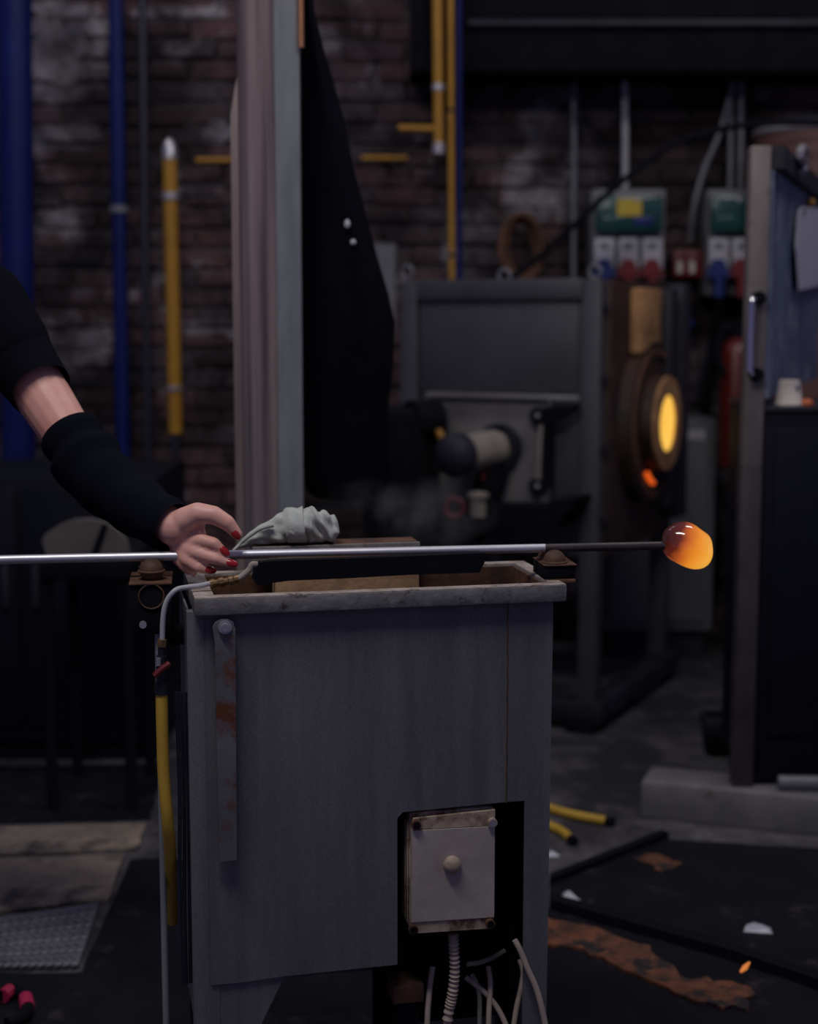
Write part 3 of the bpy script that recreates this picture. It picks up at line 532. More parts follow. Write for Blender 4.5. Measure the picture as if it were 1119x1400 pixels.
def slab(name, mat, pts, h, label, cat, z0=0):
    bm = BM(); q = ragged(pts, z0, .004); prism(bm, q, (0, 0, h)); return obj(name, bm, mat, label=label, cat=cat)
slab('floor_slab', 'slab', [(-90, 1180), (170, 1172), (148, 1234), (60, 1243), (-90, 1262)], .008, 'pale brown worn floor plate behind the tread plate', 'floor plate')
slab('darkening_sheet', 'dark_sheet', [(-120, 1050), (222, 1046), (206, 1122), (-120, 1130)], .004, 'added black sheet darkening the floor before the navy cabinet', 'floor plate')  # added sheet that blackens the floor in front of the cabinet
slab('floor_slab', 'slab', [(-90, 1136), (200, 1128), (188, 1164), (-90, 1172)], .006, 'dim brown floor plate farthest back at left', 'floor plate')
bm = BM(); prism(bm, [Z(x, y, 0) for x, y in ((-60, 1268), (60, 1250), (136, 1238), (107, 1324), (-60, 1326))], (0, 0, .008)); tp = obj('tread_plate', bm, 'tread', label='diamond-pattern steel tread plate on the floor', cat='floor plate')
def diamonds(b):
    import itertools
    A, B_, C_, D_ = Z(-60, 1268, .008), Z(136, 1238, .008), Z(107, 1324, .008), Z(-60, 1326, .008)
    for i in range(14):
        for j in range(10):
            u, v = (i+.5+(.5 if j % 2 else 0))/14.5, (j+.5)/10
            p = A.lerp(B_, u).lerp(D_.lerp(C_, u), v); a = math.radians(42 if j % 2 else -42)
            mt = Matrix.Translation(p) @ Matrix.Rotation(a, 4, 'Z') @ Matrix.Diagonal((.0115, .0036, .005, 1)); bmesh.ops.create_icosphere(b, subdivisions=1, radius=1, matrix=mt)
O('tread_pattern', 'tread', tp, diamonds, kind='stuff')
t = thing('red_cable', 'looped black cable with magenta sleeve on the floor', 'cable', Z(30, 1372, 0))
cb = [Z(x, y, .017) for x, y in ((4, 1362), (14, 1354), (26, 1354), (35, 1364), (38, 1378), (28, 1392), (10, 1400))]
O('loop', 'black_metal', t, lambda b: tube(b, smooth_path(cb), .011, 10)); O('sleeve', 'magenta', t, lambda b: (tube(b, smooth_path(cb[3:5]), .0125, 10), tube(b, smooth_path(cb[0:2]), .0125, 10)))
# right floor: dark steel tray, rusty plate, shards, yellow hoses
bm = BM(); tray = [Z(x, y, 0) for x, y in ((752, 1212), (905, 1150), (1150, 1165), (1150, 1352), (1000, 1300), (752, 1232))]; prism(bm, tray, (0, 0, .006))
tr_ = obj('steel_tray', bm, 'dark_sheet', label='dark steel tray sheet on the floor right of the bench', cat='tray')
O('lip', 'black_metal', tr_, lambda b: prism(b, [Z(x, y, .0) for x, y in ((752, 1234), (1000, 1302), (1150, 1354), (1150, 1366), (1000, 1314), (752, 1244))], (0, 0, .022)))
O('lip', 'black_metal', tr_, lambda b: prism(b, [Z(x, y, .0) for x, y in ((752, 1206), (905, 1145), (915, 1149), (752, 1214))], (0, 0, .02)))
slab('darkening_sheet', 'dark_sheet', [(700, 1228), (752, 1246), (1000, 1317), (1160, 1370), (1160, 1480), (700, 1480)], .004, 'added black sheet darkening the floor under the rusted strip', 'floor plate')  # added sheet, keeps the floor round the strip black
slab('darkening_sheet', 'dark_sheet', [(690, 1200), (210, 1175), (178, 1177), (112, 1332), (-60, 1334), (-60, 1480), (690, 1480)], .004, 'added black sheet darkening the floor beside the tread plate', 'floor plate')  # added sheet: shade under the bench and on the left floor put in as colour
bm = BM(); prism(bm, ragged(((720, 1250), (800, 1268), (890, 1296), (930, 1338), (985, 1345), (1027, 1354), (1024, 1384), (955, 1374), (870, 1334), (800, 1302), (720, 1290)), .0045, .011, 6), (0, 0, .006)); obj('rusted_plate', bm, 'rust_floor', label='rusted orange-brown metal strip on the floor', cat='metal strip')
bm = BM(); prism(bm, ragged(((866, 1172), (896, 1168), (934, 1182), (905, 1192)), .0065, .008, 6), (0, 0, .002)); obj('rust_flake', bm, 'rust_floor', label='flat rust flake lying on the steel tray', cat='rust flake')
def shard(label, x, y, pts, z0, mat='shard'):
    c = Z(x, y, z0); m = pxm(c.y); b = BM(); a = [b.verts.new(c+Vector((px*m, py*m*2.5, h*m))) for px, py, h in pts]; bmesh.ops.convex_hull(b, input=a); loose = [v for v in b.verts if not v.link_faces]; bmesh.ops.delete(b, geom=loose, context='VERTS'); obj('glass_shard', b, mat, label=label, cat='shard')
shard('pale broken glass shard at the tray corner', 780, 1228, [(-16, -3, 0), (14, -4, 0), (2, 5, 0), (-2, 0, 12), (-8, 3, 6), (8, -2, 3)], .0065)
shard('pale broken glass shard in the middle of the tray', 1037, 1272, [(-22, -2, 0), (18, -5, 0), (20, 4, 0), (-4, 4, 8), (5, 0, 9), (-16, 2, 6)], .0065)
O('hot_glass_sliver', emat('sliver', (1, .3, .06), .55), None, lambda b: tube(b, [Z(1013, 1329, .03), Z(1019, 1323, .036), Z(1025, 1316, .04)], [.002, .005, .002], 8), label='tiny glowing orange glass sliver on the tray lip', cat='glass sliver')
for i, (lab, pts) in enumerate((('upper yellow hose end on the floor behind the bench', [(700, 1085), (750, 1104), (785, 1114), (829, 1122)]), ('lower yellow hose end on the floor behind the bench', [(700, 1105), (750, 1128), (768, 1136), (781, 1147)]))):
    q = [Z(x, y, .012) for x, y in pts]; t = thing('floor_hose', lab, 'hose', q[-1]); O('tube', 'yellow_rubber', t, lambda b: tube(b, smooth_path(q), .0105, 10)); dq = (q[-1]-q[-2]).normalized()
    O('end_fitting', 'black_metal', t, lambda b: cyl(b, q[-1], q[-1]+dq*.02, .0115, seg=10))
shard('small grey chip beside the yellow hoses', 756, 1168, [(-10, -4, 0), (10, -3, 0), (4, 4, 0), (-3, 0, 6)], 0)

# ------------------------------------------------------------------ the cooling bench (stand) in the foreground
SO = P(266, 843, 2.0); SA = 12.0; SF = Fr((SO.x, SO.y, 0), SA)
RW = SF.px(776, 798)[0]; zr0 = SF.px(266, 843)[1]; zr1 = SF.px(262, 819)[1]; SD = .215; FL = .022
t = thing('pipe_cooling_bench', 'grey sheet-metal cooling bench with open trough top', 'bench', SF.p(RW/2, SD/2, 0), SA)
sb = lambda *a, **k: (lambda b: fbox(b, SF, *a, **k))
O('rim_bar', 'rim_steel', t, sb((0, RW), (0, FL), (zr0, zr1), bev=.0025)); O('rim_bar', 'rim_steel', t, sb((0, RW), (SD-FL, SD), (zr0, zr1), bev=.0025))
O('rim_bar', 'rim_steel', t, sb((0, FL*1.3), (FL+.0005, SD-FL-.0005), (zr0, zr1), bev=.0025)); O('rim_bar', 'rim_steel', t, sb((RW-FL, RW), (FL+.0005, SD-FL-.0005), (zr0, zr1), bev=.0025))
for (u_, v_) in (((.001, RW-.001), (.001, FL-.001)), ((.001, FL*1.3-.001), (FL+.001, SD-FL-.001)), ((RW-FL+.001, RW-.001), (FL+.001, SD-FL-.001)), ((.001, RW-.001), (SD-FL+.001, SD-.001))):
    O('lit_worn_top', 'lit_worn_top', t, sb(u_, v_, (zr1-.001, zr1+.0006)))  # overhead light painted in as a paler strip on worn, rust-spotted tops
VB = .019                                      # front face of the body lies back from the rim
bp = lambda x, y: SF.px(x, y, VB)
zt = zr0+.001
def fpan(b, pts, v0, v1): prism(b, [SF.p(*((lambda q: (q[0], v0, q[1]))(SF.px(x, y, v0)))) if not isinstance(x, str) else None for x, y in pts], SF.V*(v1-v0))
uL, uS, uR = bp(283, 1000)[0], bp(692, 1000)[0], bp(756, 840)[0]
zb = .0
u545, u718 = bp(543, 1200)[0], bp(716, 1200)[0]; zs1, zs2 = bp(543, 1110)[1], bp(716, 1094)[1]
def pan(b, pts, v0, v1): prism(b, [SF.p(u, v0, w_) for u, w_ in pts], SF.V*(v1-v0))
O('front_panel', 'grey_steel', t, lambda b: pan(b, [(uL, zt), (uS, zt), (uS, zs2-(u718-uS)*(zs2-zs1)/(u718-u545)*0), (u545+.008, zs1), (u545, zs1-.008), (u545, bp(540, 1318)[1]), bp(480, 1324), bp(385, 1334), bp(330, 1342), (uL, bp(284, 1346)[1])], VB-.003, VB), label='front sheet with dusty streaks')
O('front_strip', 'grey_steel', t, lambda b: pan(b, [(uS+.0012, zt), (uR, zt), (uR-.004, .02), (u718, .02), (u718, zs2), (uS+.0012, zs2)], VB-.0028, VB))
O('weld_seam', 'rusty', t, lambda b: tube(b, [SF.p(uS+.0006+.0004*math.sin(i*1.7), VB-.0028, zt-.002-(zt-zs2)*i/30) for i in range(31)], .0011, 6))
O('corner_post', 'grey_steel', t, lambda b: prism(b, [SF.p(uL+.012, VB+.0005, .0), SF.p(uL-.003, VB-.001, 0), SF.p(bp(259, 1000)[0], VB+.012, 0), SF.p(bp(259, 1000)[0], VB+.03, 0), SF.p(uL+.012, VB+.03, 0)], (0, 0, zt)))
O('leg', 'grey_steel', t, lambda b: pan(b, [(uL+.0125, bp(285, 1320)[1]), (bp(400, 1318)[0], bp(400, 1318)[1]), bp(388, 1338), bp(352, 1412), (bp(352, 1412)[0]-.01, 0), (uL+.0125, 0)], VB+.001, VB+.006))
O('side_panel', 'grey_steel', t, sb((bp(259, 1000)[0]+.001, bp(259, 1000)[0]+.004), (VB+.031, SD-.012), (.22, zt)))
O('side_panel', 'grey_steel', t, sb((uR-.006, uR-.003), (VB+.001, SD-.012), (.0, zt)))
O('back_panel', 'grey_steel', t, sb((bp(259, 1000)[0]+.002, uR-.004), (SD-.0118, SD-.008), (.2, zt)))
for (uu) in (bp(259, 1000)[0]+.004, uR-.03): O('leg', 'dark_metal', t, sb((uu, uu+.024), (SD-.04, SD-.014), (0, .4)))
tu0 = SF.px(330, 800, FL)[0]
O('trough', 'rusty', t, lambda b: (fbox(b, SF, (FL*1.3+.001, RW-FL-.001), (FL+.001, SD-FL-.001), (zr0-.13, zr0-.125)), fbox(b, SF, (RW-FL-.004, RW-FL-.0005), (FL+.001, SD-FL-.001), (zr0-.13, zr1-.003)), fbox(b, SF, (FL*1.3+.0005, RW-FL-.001), (SD-FL-.004, SD-FL-.0005), (zr0-.13, zr1-.003))))
O('divider', 'rim_steel', t, lambda b: fbox(b, SF, (SF.px(404, 800, .06)[0], SF.px(412, 800, .06)[0]), (FL+.002, SD-FL-.004), (zr0-.12, zr0+.006)))
st = O('steel_strap', 'grey_strap', t, lambda b: pan(b, [SF.px(x, y, VB-.02) for x, y in ((291, 858), (295, 851), (303, 847), (312, 847), (319, 851), (322, 860), (324, 1176), (300, 1178), (294, 880))], VB-.02, VB-.012), label='hanging steel strap with rust streaks')
O('strap_bolt', 'silver', st, lambda b: (lambda q: (cyl(b, SF.p(q[0], VB-.003, q[1]), SF.p(q[0], VB-.028, q[1]), .0055, seg=12), cyl(b, SF.p(q[0], VB-.02, q[1]), SF.p(q[0], VB-.024, q[1]), .009, seg=16)))(SF.px(308, 858, VB-.024)))
# firebrick, angle rail, burner bar, all lying in or on the trough
br0, br1 = SF.px(378, 790, .1), SF.px(574, 786, .1)
O('firebrick', 'firebrick', None, lambda b: fbox(b, SF, (br0[0], br1[0]), (.1, .15), (zr0-.1245, br1[1]+.002), bev=.004), label='tan firebrick standing inside the bench trough', cat='brick')
r0, r1 = SF.px(345, 748, .165), SF.px(575, 741, .165)
t2 = thing('angle_rail', 'rust-edged angle iron rail across the trough under rag', 'rail', SF.p((r0[0]+r1[0])/2, .18, zr1+.0005), SA)
O('upright', 'rim_steel', t2, sb((r0[0], r1[0]), (.165, .171), (zr1+.012, r1[1]), bev=.0015))
O('flange', 'rusty', t2, sb((r0[0], r1[0]), (.1715, .225), (r1[1]-.006, r1[1]-.0005), bev=.0015))
for uu in (r0[0]+.01, r1[0]-.03): O('foot', 'rim_steel', t2, sb((uu, uu+.02), (.172, .2145), (zr1+.0005, r1[1]-.0065)))
vb = .045
t2 = thing('gas_burner', 'black bar burner with brass fittings above the trough', 'burner', SF.p(.2, vb, zr1), SA)
O('bar', 'black_metal', t2, lambda b: (pan(b, [SF.px(x, y, vb) for x, y in ((349, 778), (356, 769), (372, 767), (520, 762), (664, 756), (668, 759), (656, 783), (560, 786), (470, 791), (395, 794), (352, 800), (346, 792))], vb, vb+.016)))
O('elbow', 'rubber_tan', t2, lambda b: tube(b, smooth_path([SF.p(*(lambda q: (q[0], vb+.008, q[1]))(SF.px(x, y, vb+.008))) for x, y in ((352, 772), (345, 772), (341, 779), (331, 788), (322, 793))]), .0045, 10))
O('fitting', 'brass', t2, lambda b: [cyl(b, SF.p(*(lambda q: (q[0], vb+.008, q[1]))(SF.px(x, y, vb+.008))), SF.p(*(lambda q: (q[0], vb+.008, q[1]))(SF.px(x-6, y+1.6, vb+.008))), r_, seg=10) for x, y, r_ in ((326, 791, .0055), (319, 793, .0065), (312, 794, .005), (306, 795, .0068), (300, 796, .005), (294, 797, .0062))] and None, kind=None)
q0 = [(290, 797), (272, 801), (255, 803), (240, 807), (228, 822), (223, 845), (222, 880)]
hp = [SF.p(*(lambda q: (q[0], vv, q[1]))(SF.px(x, y, vv))) for (x, y), vv in zip(q0, (vb+.008, vb+.006, vb, vb-.01, vb-.01, vb-.01, vb-.01))]
O('supply_tube', 'white_plastic', t2, lambda b: tube(b, smooth_path(hp), .0035, 10))
vv = vb-.01
sp = lambda x, y, v=vv: (lambda q: SF.p(q[0], v, q[1]))(SF.px(x, y, v))
O('tube_nut', 'brass', t2, lambda b: cyl(b, sp(222, 874), sp(221, 884), .0068, seg=6))
va = O('valve_body', 'dark_metal', t2, lambda b: (cyl(b, sp(221, 884), sp(221, 896), .005, seg=12), cyl(b, sp(221, 896), sp(221, 912), .007, seg=12), cyl(b, sp(221, 912), sp(221, 932), .0075, seg=12), cyl(b, sp(221, 932), sp(221, 949), .0095, seg=12)))
O('valve_handle', 'red_plastic', va, lambda b: tube(b, [sp(212, 924, vv-.012), sp(222, 914, vv-.014), sp(232, 907, vv-.012)], [.0045, .004, .0045], 8), label='red valve lever')
O('valve_sleeve', 'silver', va, lambda b: cyl(b, sp(217, 899, vv-.006), sp(217, 910, vv-.006), .0035, seg=8))
O('gas_hose', 'yellow_rubber', t2, lambda b: tube(b, smooth_path([sp(221, 946), sp(222, 1000), sp(224, 1060), sp(229, 1120), sp(233, 1165, vv+.02), sp(234, 1205, vv+.06), sp(236, 1260, vv+.1)]), [.0082]*1+[.0082]*36, 14) if False else tube(b, smooth_path([sp(221, 946), sp(222, 1000), sp(224, 1060), sp(229, 1120), sp(233, 1165, vv+.02), sp(234, 1205, vv+.06), sp(236, 1260, vv+.1)]), .0082, 14))
O('support_rod', 'zinc', None, lambda b: cyl(b, sp(216, 862, .085), sp(216, 862, .085)*Vector((1, 1, 0)) if False else Vector((sp(216, 862, .085).x, sp(216, 862, .085).y, 0.0)), .0048, seg=12), label='thin grey upright rod left of the bench beside yellow hose', cat='rod')
for k in range(3):
    a = sp(241+k*6, 946, .05+k*.01)
    O('cable', 'dark_pipe', None, lambda b: tube(b, smooth_path([a, a+Vector((.002, 0, -.15)), a+Vector((-.001+.001*k, 0, -.3)), a+Vector((0, .0, -.42))]), .0028, 8), label=['leftmost', 'middle', 'rightmost'][k]+' thin dark cable running down the bench side', cat='cable')
# roller supports
PZ = .868
def pp(x, y): return Z(x, y, PZ)
A0, A1 = pp(12, 765), pp(905, 746); pdir = (A1-A0).normalized()
def onpipe(x):
    # point of the pipe axis seen at image column x
    k = (x-CX)/FPX; r = ray(x, 750); n_ = r.cross(Vector((0, 0, 1))); t_ = (EYE-A0).dot(n_)/pdir.dot(n_); return A0+pdir*t_
PR = .0068
def roller(x, label, mat):
    c = onpipe(x); side = Vector((-pdir.y, pdir.x, 0)); rr = .02
    t = thing('roller_rest', label, 'roller', c-Vector((0, 0, .06)), math.degrees(math.atan2(pdir.y, pdir.x)))
    zc_ = c.z-PR-.009
    for s in (-1, 1):
        q = c+side*s*.0165-Vector((0, 0, .0165)); w_ = O('roller_ball', mat, t, lambda b: ball(b, q, .0165, 24))
        O('socket_ring', 'rusty', w_, lambda b: ring(b, q-Vector((0, 0, .001)), (0, 0, 1), .0172, .002, 24))
    return t, c, side
t, c, side = roller(207, 'roller rest on dark bracket at the bench left end', 'rusty')
zt_ = c.z-.026
lf = Fr((c.x, c.y, 0), math.degrees(math.atan2(pdir.y, pdir.x)))
O('bracket', 'black_metal', t, lambda b: (fbox(b, lf, (-.03, .028), (-.045, .045), (zt_-.075, zt_-.006), bev=.003)))
O('top_plate', 'rusty', t, lambda b: fbox(b, lf, (-.03, .028), (-.048, .048), (zt_-.006, zt_-.003), bev=.0008))
O('face_arch', 'rusty', t, lambda b: ring(b, lf.p(0, -.0465, zt_-.022), lf.V, .017, .0012, 20, 0, 6.28318))
O('bracket_bolt', 'silver', t, lambda b: cyl(b, lf.p(-.012, -.046, zt_-.06), lf.p(-.012, -.052, zt_-.06), .005, seg=10))
O('bracket_arm', 'black_metal', t, lambda b: fbox(b, lf, (.0, .05), (.0, .03), (zt_-.1, zt_-.076), bev=.003))
t, c, side = roller(755, 'rusty roller rest on the bench right end', 'rusty')
rf = Fr((c.x, c.y, 0), math.degrees(math.atan2(pdir.y, pdir.x)))
O('bracket', 'black_metal', t, lambda b: fbox(b, rf, (-.02, .026), (-.036, .034), (zr1+.001, c.z-.021), bev=.002))
O('top_plate', 'rusty', t, lambda b: fbox(b, rf, (-.02, .028), (-.038, .036), (c.z-.0205, c.z-.0185), bev=.0006))
O('base_plate', 'rusty', t, lambda b: fbox(b, rf, (-.02, .025), (-.044, .044), (zr1-.004, zr1+.0008), bev=.001))

# ------------------------------------------------------------------ junction box and cables in the slot
VJ = .012
t = thing('junction_box', 'stained beige junction box in the bench opening', 'junction box', SF.p(*(lambda q: (q[0], VJ+.03, q[1]))(SF.px(615, 1275, VJ))), SA)
jx = lambda x, y, v=VJ: SF.px(x, y, v)
j0, j1 = jx(564, 1275), jx(680, 1104)
O('body', 'box_beige', t, lambda b: fbox(b, SF, (j0[0]-.0025, j1[0]), (VJ+.012, VJ+.07), (j0[1], jx(620, 1110)[1]), bev=.005))
cv = O('cover', 'cover_beige', t, lambda b: pan(b, [jx(564, 1136), jx(677, 1130), jx(676, 1254), jx(563, 1261)], VJ, VJ+.0118))
O('knob', 'box_beige', cv, lambda b: (lambda q: lathe(b, SF.p(q[0], VJ-.0003, q[1]), -SF.V, [(0, .0125), (.005, .0125), (.009, .009), (.0105, .004)], 20))(jx(618, 1181)))
O('rail', 'box_beige', t, lambda b: pan(b, [jx(566, 1120), jx(678, 1108), jx(677, 1129), jx(564, 1135)], VJ+.002, VJ+.0118)); O('rail', 'box_beige', t, lambda b: pan(b, [jx(563, 1262), jx(676, 1256), jx(672, 1270), jx(568, 1277)], VJ+.002, VJ+.0118))
for (x, y, dk) in ((569, 1127, 1), (673, 1124, 0), (565, 1270, 1), (670, 1262, 1)):
    s = O('screw_post', 'box_beige' if not dk else 'rusty', t, lambda b: (lambda q: cyl(b, SF.p(q[0], VJ+.0015, q[1]), SF.p(q[0], VJ-.005, q[1]), .0068, seg=18))(jx(x, y)))
    O('screw_hole' if dk else 'screw', 'black_metal' if dk else 'silver', s, lambda b: (lambda q: cyl(b, SF.p(q[0], VJ-.0048, q[1]), SF.p(q[0], VJ-.006, q[1]), .0052, seg=14))(jx(x, y)))
for s_ in (0, 1): O('side_rib', 'box_beige', t, lambda b: fbox(b, SF, (j0[0]-.0045, j0[0]-.0026), (VJ+.014+s_*.016, VJ+.024+s_*.016), (j0[1]+.01, jx(560, 1128)[1]), bev=.0007))
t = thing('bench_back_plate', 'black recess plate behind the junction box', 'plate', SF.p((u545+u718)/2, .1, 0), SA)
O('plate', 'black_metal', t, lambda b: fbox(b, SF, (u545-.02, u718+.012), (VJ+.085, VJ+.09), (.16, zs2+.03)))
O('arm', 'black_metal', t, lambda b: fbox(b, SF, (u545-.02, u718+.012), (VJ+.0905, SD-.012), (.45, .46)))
def cable(label, pts, r=.0042, mat='cable_beige', v=.02, v1=None):
    n = len(pts); q = []
    if v1 is None: v, v1 = .075, v
    for i, (x, y) in enumerate(pts):
        vv_ = v+((v1 if v1 is not None else v)-v)*i/(n-1); a_, w_ = SF.px(x, y, vv_); q.append(SF.p(a_, vv_, w_))
    O('power_cable', mat, None, lambda b: tube(b, smooth_path(q), r, 10), label=label, cat='cable')
cable('leftmost straight beige cable under the junction box', [(592, 1322), (588, 1350), (585, 1385), (583, 1440)], v=.03)
cable('dark cable crossing under the junction box right corner', [(690, 1300), (672, 1310), (655, 1316), (640, 1318)], mat='rubber_tan', r=.0036, v=.04)
cable('beige cable slanting right beneath the junction box', [(637, 1336), (655, 1350), (668, 1362), (684, 1384), (700, 1420)], r=.004, v=.03)
cable('dim beige cable behind the slanting cable', [(645, 1332), (652, 1345), (656, 1365), (656, 1400), (656, 1440)], r=.0036, mat='rubber_tan', v=.045)
cable('upright beige cable right of the corrugated conduit', [(668, 1322), (671, 1345), (669, 1380), (668, 1440)], r=.004, v=.025)
cable('beige cable bending left below the right bench strip', [(711, 1312), (716, 1330), (712, 1355), (706, 1382), (698, 1440)], r=.0042, v=.03)
cable('long beige cable curving out past the right bench strip', [(704, 1285), (712, 1300), (722, 1325), (733, 1350), (741, 1378), (752, 1430)], r=.0042, v=.012, v1=-.01)
def corr(b):
    pts = smooth_path([sp(x, y, .035) for x, y in ((620, 1277), (621, 1300), (622, 1330), (619, 1360), (614, 1384), (606, 1440))], 16); rs = [.0068+.0016*math.sin(i*1.9) for i in range(len(pts))]; tube(b, pts, rs, 14)
O('corrugated_conduit', 'cable_beige', None, corr, label='ribbed beige conduit leaving the junction box bottom', cat='conduit')
t = thing('support_block', 'rusty steel block at the foot of the bench opening', 'block', SF.p(*(lambda q: (q[0], .06, 0))(SF.px(558, 1360, .06))), SA)
O('cap', 'rusty', t, lambda b: (lambda q, q2: fbox(b, SF, (q[0], q2[0]), (.05, .1), (q[1], q2[1]), bev=.002))(SF.px(538, 1374, .05), SF.px(580, 1345, .05)))
O('stem', 'black_metal', t, lambda b: (lambda q, q2: fbox(b, SF, (q[0]+.005, q2[0]-.005), (.055, .095), (0, q[1]-.0005)))(SF.px(538, 1374, .05), SF.px(580, 1345, .05)))

# ------------------------------------------------------------------ rolled rag on the rail
RSEC = [(318, 751, 754), (324, 745, 751), (332, 737, 749), (342, 727, 747), (354, 719, 745), (366, 712, 744), (378, 706, 743), (386, 702, 743), (392, 697, 743), (400, 696.5, 743), (408, 698, 743), (414, 695, 743), (421, 693, 743), (428, 695, 742), (434, 698, 742), (440, 697, 742), (447, 700, 742), (452, 706, 741), (457, 706, 739), (461, 711, 735), (463, 718, 730)]
def rsec(x):
    for i in range(len(RSEC)-1):
        if RSEC[i][0] <= x <= RSEC[i+1][0]:
            f = (x-RSEC[i][0])/(RSEC[i+1][0]-RSEC[i][0]); return [RSEC[i][k]*(1-f)+RSEC[i+1][k]*f for k in (1, 2)]
    return RSEC[0][1:] if x < 318 else RSEC[-1][1:]
VR = .19
def rpoint(x, a, grow):
    y0, y1 = rsec(x); u0, w0 = SF.px(x, y0, VR); u1, w1 = SF.px(x, y1, VR); c = (w0+w1)/2; h = (w0-w1)/2; dp = max(.003, min(.03, h*1.2)); ca, sa = math.cos(a), math.sin(a)
    f = grow
    if grow == 0:
        rp = x+14*math.sin(a*1.0)             # folds run round the roll at a slant
        f = 1+(.1*math.sin(a*3+x*.09)+.1*math.sin(rp*.26)+.06*math.sin(a*7-x*.2)) * min(1, (x-318)/40)
        if x > 421: f += .13*math.sin(rp*.40+1.2)
        if x > 447: f += .06*math.sin(a*4)
    fz = 1+(f-1)*.6
    return SF.p(u0, VR+dp*f*ca, c+h*sa*(fz if sa > 0 else min(fz, 1)))
def rloft(b, xs, slant, grow, closed):
    n = 56; rings = [[b.verts.new(rpoint(x+slant*math.cos(2*math.pi*k/n+.6), 2*math.pi*k/n, grow)) for k in range(n)] for x in xs]
    for j in range(len(rings)-1):
        for k in range(n): b.faces.new((rings[j][k], rings[j][(k+1) % n], rings[j+1][(k+1) % n], rings[j+1][k]))
    if closed: b.faces.new(rings[0]); b.faces.new(rings[-1])
    bmesh.ops.recalc_face_normals(b, faces=b.faces)
def rag(b): rloft(b, [318+145*i/110 for i in range(111)], 0, 0, True)
def band(b):
    rloft(b, [391+26*i/24 for i in range(25)], 6, 1.2, False); bmesh.ops.solidify(b, geom=b.faces[:], thickness=.0022)
t = thing('rolled_rag', 'grey-green rolled cloth rag lying on the angle rail', 'rag', SF.p(*(lambda q: (q[0], VR, q[1]))(SF.px(395, 744, VR))), SA)
rb = O('roll', 'rag', t, rag, ang=70)
O('wrapped_fold', 'rag', t, band)
O('loose_strip', 'rag', t, lambda b: tube(b, smooth_path([SF.p(*(lambda q: (q[0], .165, q[1]))(SF.px(x, y, .165))) for x, y in ((319, 753), (326, 747), (334, 738), (345, 730), (358, 722), (374, 718))]), [.0016]*10+[.003]*21, 8))

# ------------------------------------------------------------------ blowpipe and hot glass gather
pend = A0-pdir*.42
t = thing('blowpipe', 'long polished steel blowpipe held across the bench', 'blowpipe', pend)
hot = onpipe(745)
O('shaft', 'steel_pipe', t, lambda b: cyl(b, pend, hot, .0064, seg=24)); O('hot_end', 'hot_steel', t, lambda b: cyl(b, hot, onpipe(925), .0062, seg=24)); O('mouthpiece', 'brass', t, lambda b: lathe(b, pend, -pdir, [(-.005, .0065), (.03, .0075), (.05, .005), (.055, .004)], 16))
gc = onpipe(940); gm = pxm(gc.y); sc_ = 1.0
m = bpy.data.materials.new('hot_glass'); m.use_nodes = True; nt = m.node_tree; N = nt.nodes; L = nt.links; bs = N['Principled BSDF']
tc = N.new('ShaderNodeTexCoord'); sep = N.new('ShaderNodeSeparateXYZ'); L.new(tc.outputs['Object'], sep.inputs[0])
n = N.new('ShaderNodeTexNoise'); n.inputs['Scale'].default_value = 26; n.inputs['Detail'].default_value = 4; L.new(tc.outputs['Object'], n.inputs['Vector'])
mm = N.new('ShaderNodeMath'); mm.operation = 'MULTIPLY_ADD'; L.new(n.outputs['Fac'], mm.inputs[0]); mm.inputs[1].default_value = .03; ofs = N.new('ShaderNodeMath'); ofs.operation = 'ADD'; L.new(sep.outputs['X'], ofs.inputs[0]); ofs.inputs[1].default_value = -(gc.x-pend.x); L.new(ofs.outputs[0], mm.inputs[2])
m2 = N.new('ShaderNodeMath'); m2.operation = 'MULTIPLY_ADD'; L.new(sep.outputs['Z'], m2.inputs[0]); m2.inputs[1].default_value = -.5; L.new(mm.outputs[0], m2.inputs[2])
mr = N.new('ShaderNodeMapRange'); mr.inputs['From Min'].default_value = -.026; mr.inputs['From Max'].default_value = .046; L.new(m2.outputs[0], mr.inputs[0])
cr = N.new('ShaderNodeValToRGB'); cr.color_ramp.elements[0].color = (.012, .003, .004, 1); cr.color_ramp.elements[1].color = (.95, .42, .05, 1)
for p_, c_ in ((.22, (.09, .012, .006, 1)), (.42, (.5, .1, .014, 1)), (.68, (.85, .27, .02, 1))): e_ = cr.color_ramp.elements.new(p_); e_.color = c_
L.new(mr.outputs[0], cr.inputs[0]); L.new(cr.outputs[0], bs.inputs['Emission Color']); bs.inputs['Emission Strength'].default_value = .95; bs.inputs['Base Color'].default_value = (.05, .012, .006, 1); bs.inputs['Roughness'].default_value = .12; bs.inputs['Coat Weight'].default_value = .6; bs.inputs['Coat Roughness'].default_value = .06
def gather(b):
    bmesh.ops.create_uvsphere(b, u_segments=40, v_segments=28, radius=1)
    outl = [(0, 34), (20, 34), (45, 28), (65, 29), (90, 32), (115, 34), (140, 37), (165, 37), (180, 34), (200, 34), (225, 29), (250, 28), (270, 31), (290, 36), (315, 41), (340, 38), (360, 34)]
    for v in b.verts:
        p = v.co.copy(); a = math.degrees(math.atan2(p.z, p.x)) % 360
        r = 0
        for da in range(-12, 13, 4):
            aa = (a+da) % 360
            for i in range(len(outl)-1):
                if outl[i][0] <= aa <= outl[i+1][0]: f = (aa-outl[i][0])/(outl[i+1][0]-outl[i][0]); r += (outl[i][1]*(1-f)+outl[i+1][1]*f)/7; break
        r = 31+(r-31)*math.sqrt(p.x*p.x+p.z*p.z)
        rid = .5*math.sin(26*math.atan2(p.y, p.z)+6*p.x)*max(0, -p.x+.3)
        v.co = gc+Vector((p.x*(r+rid)*gm, p.y*30*gm, p.z*(r+rid)*gm))
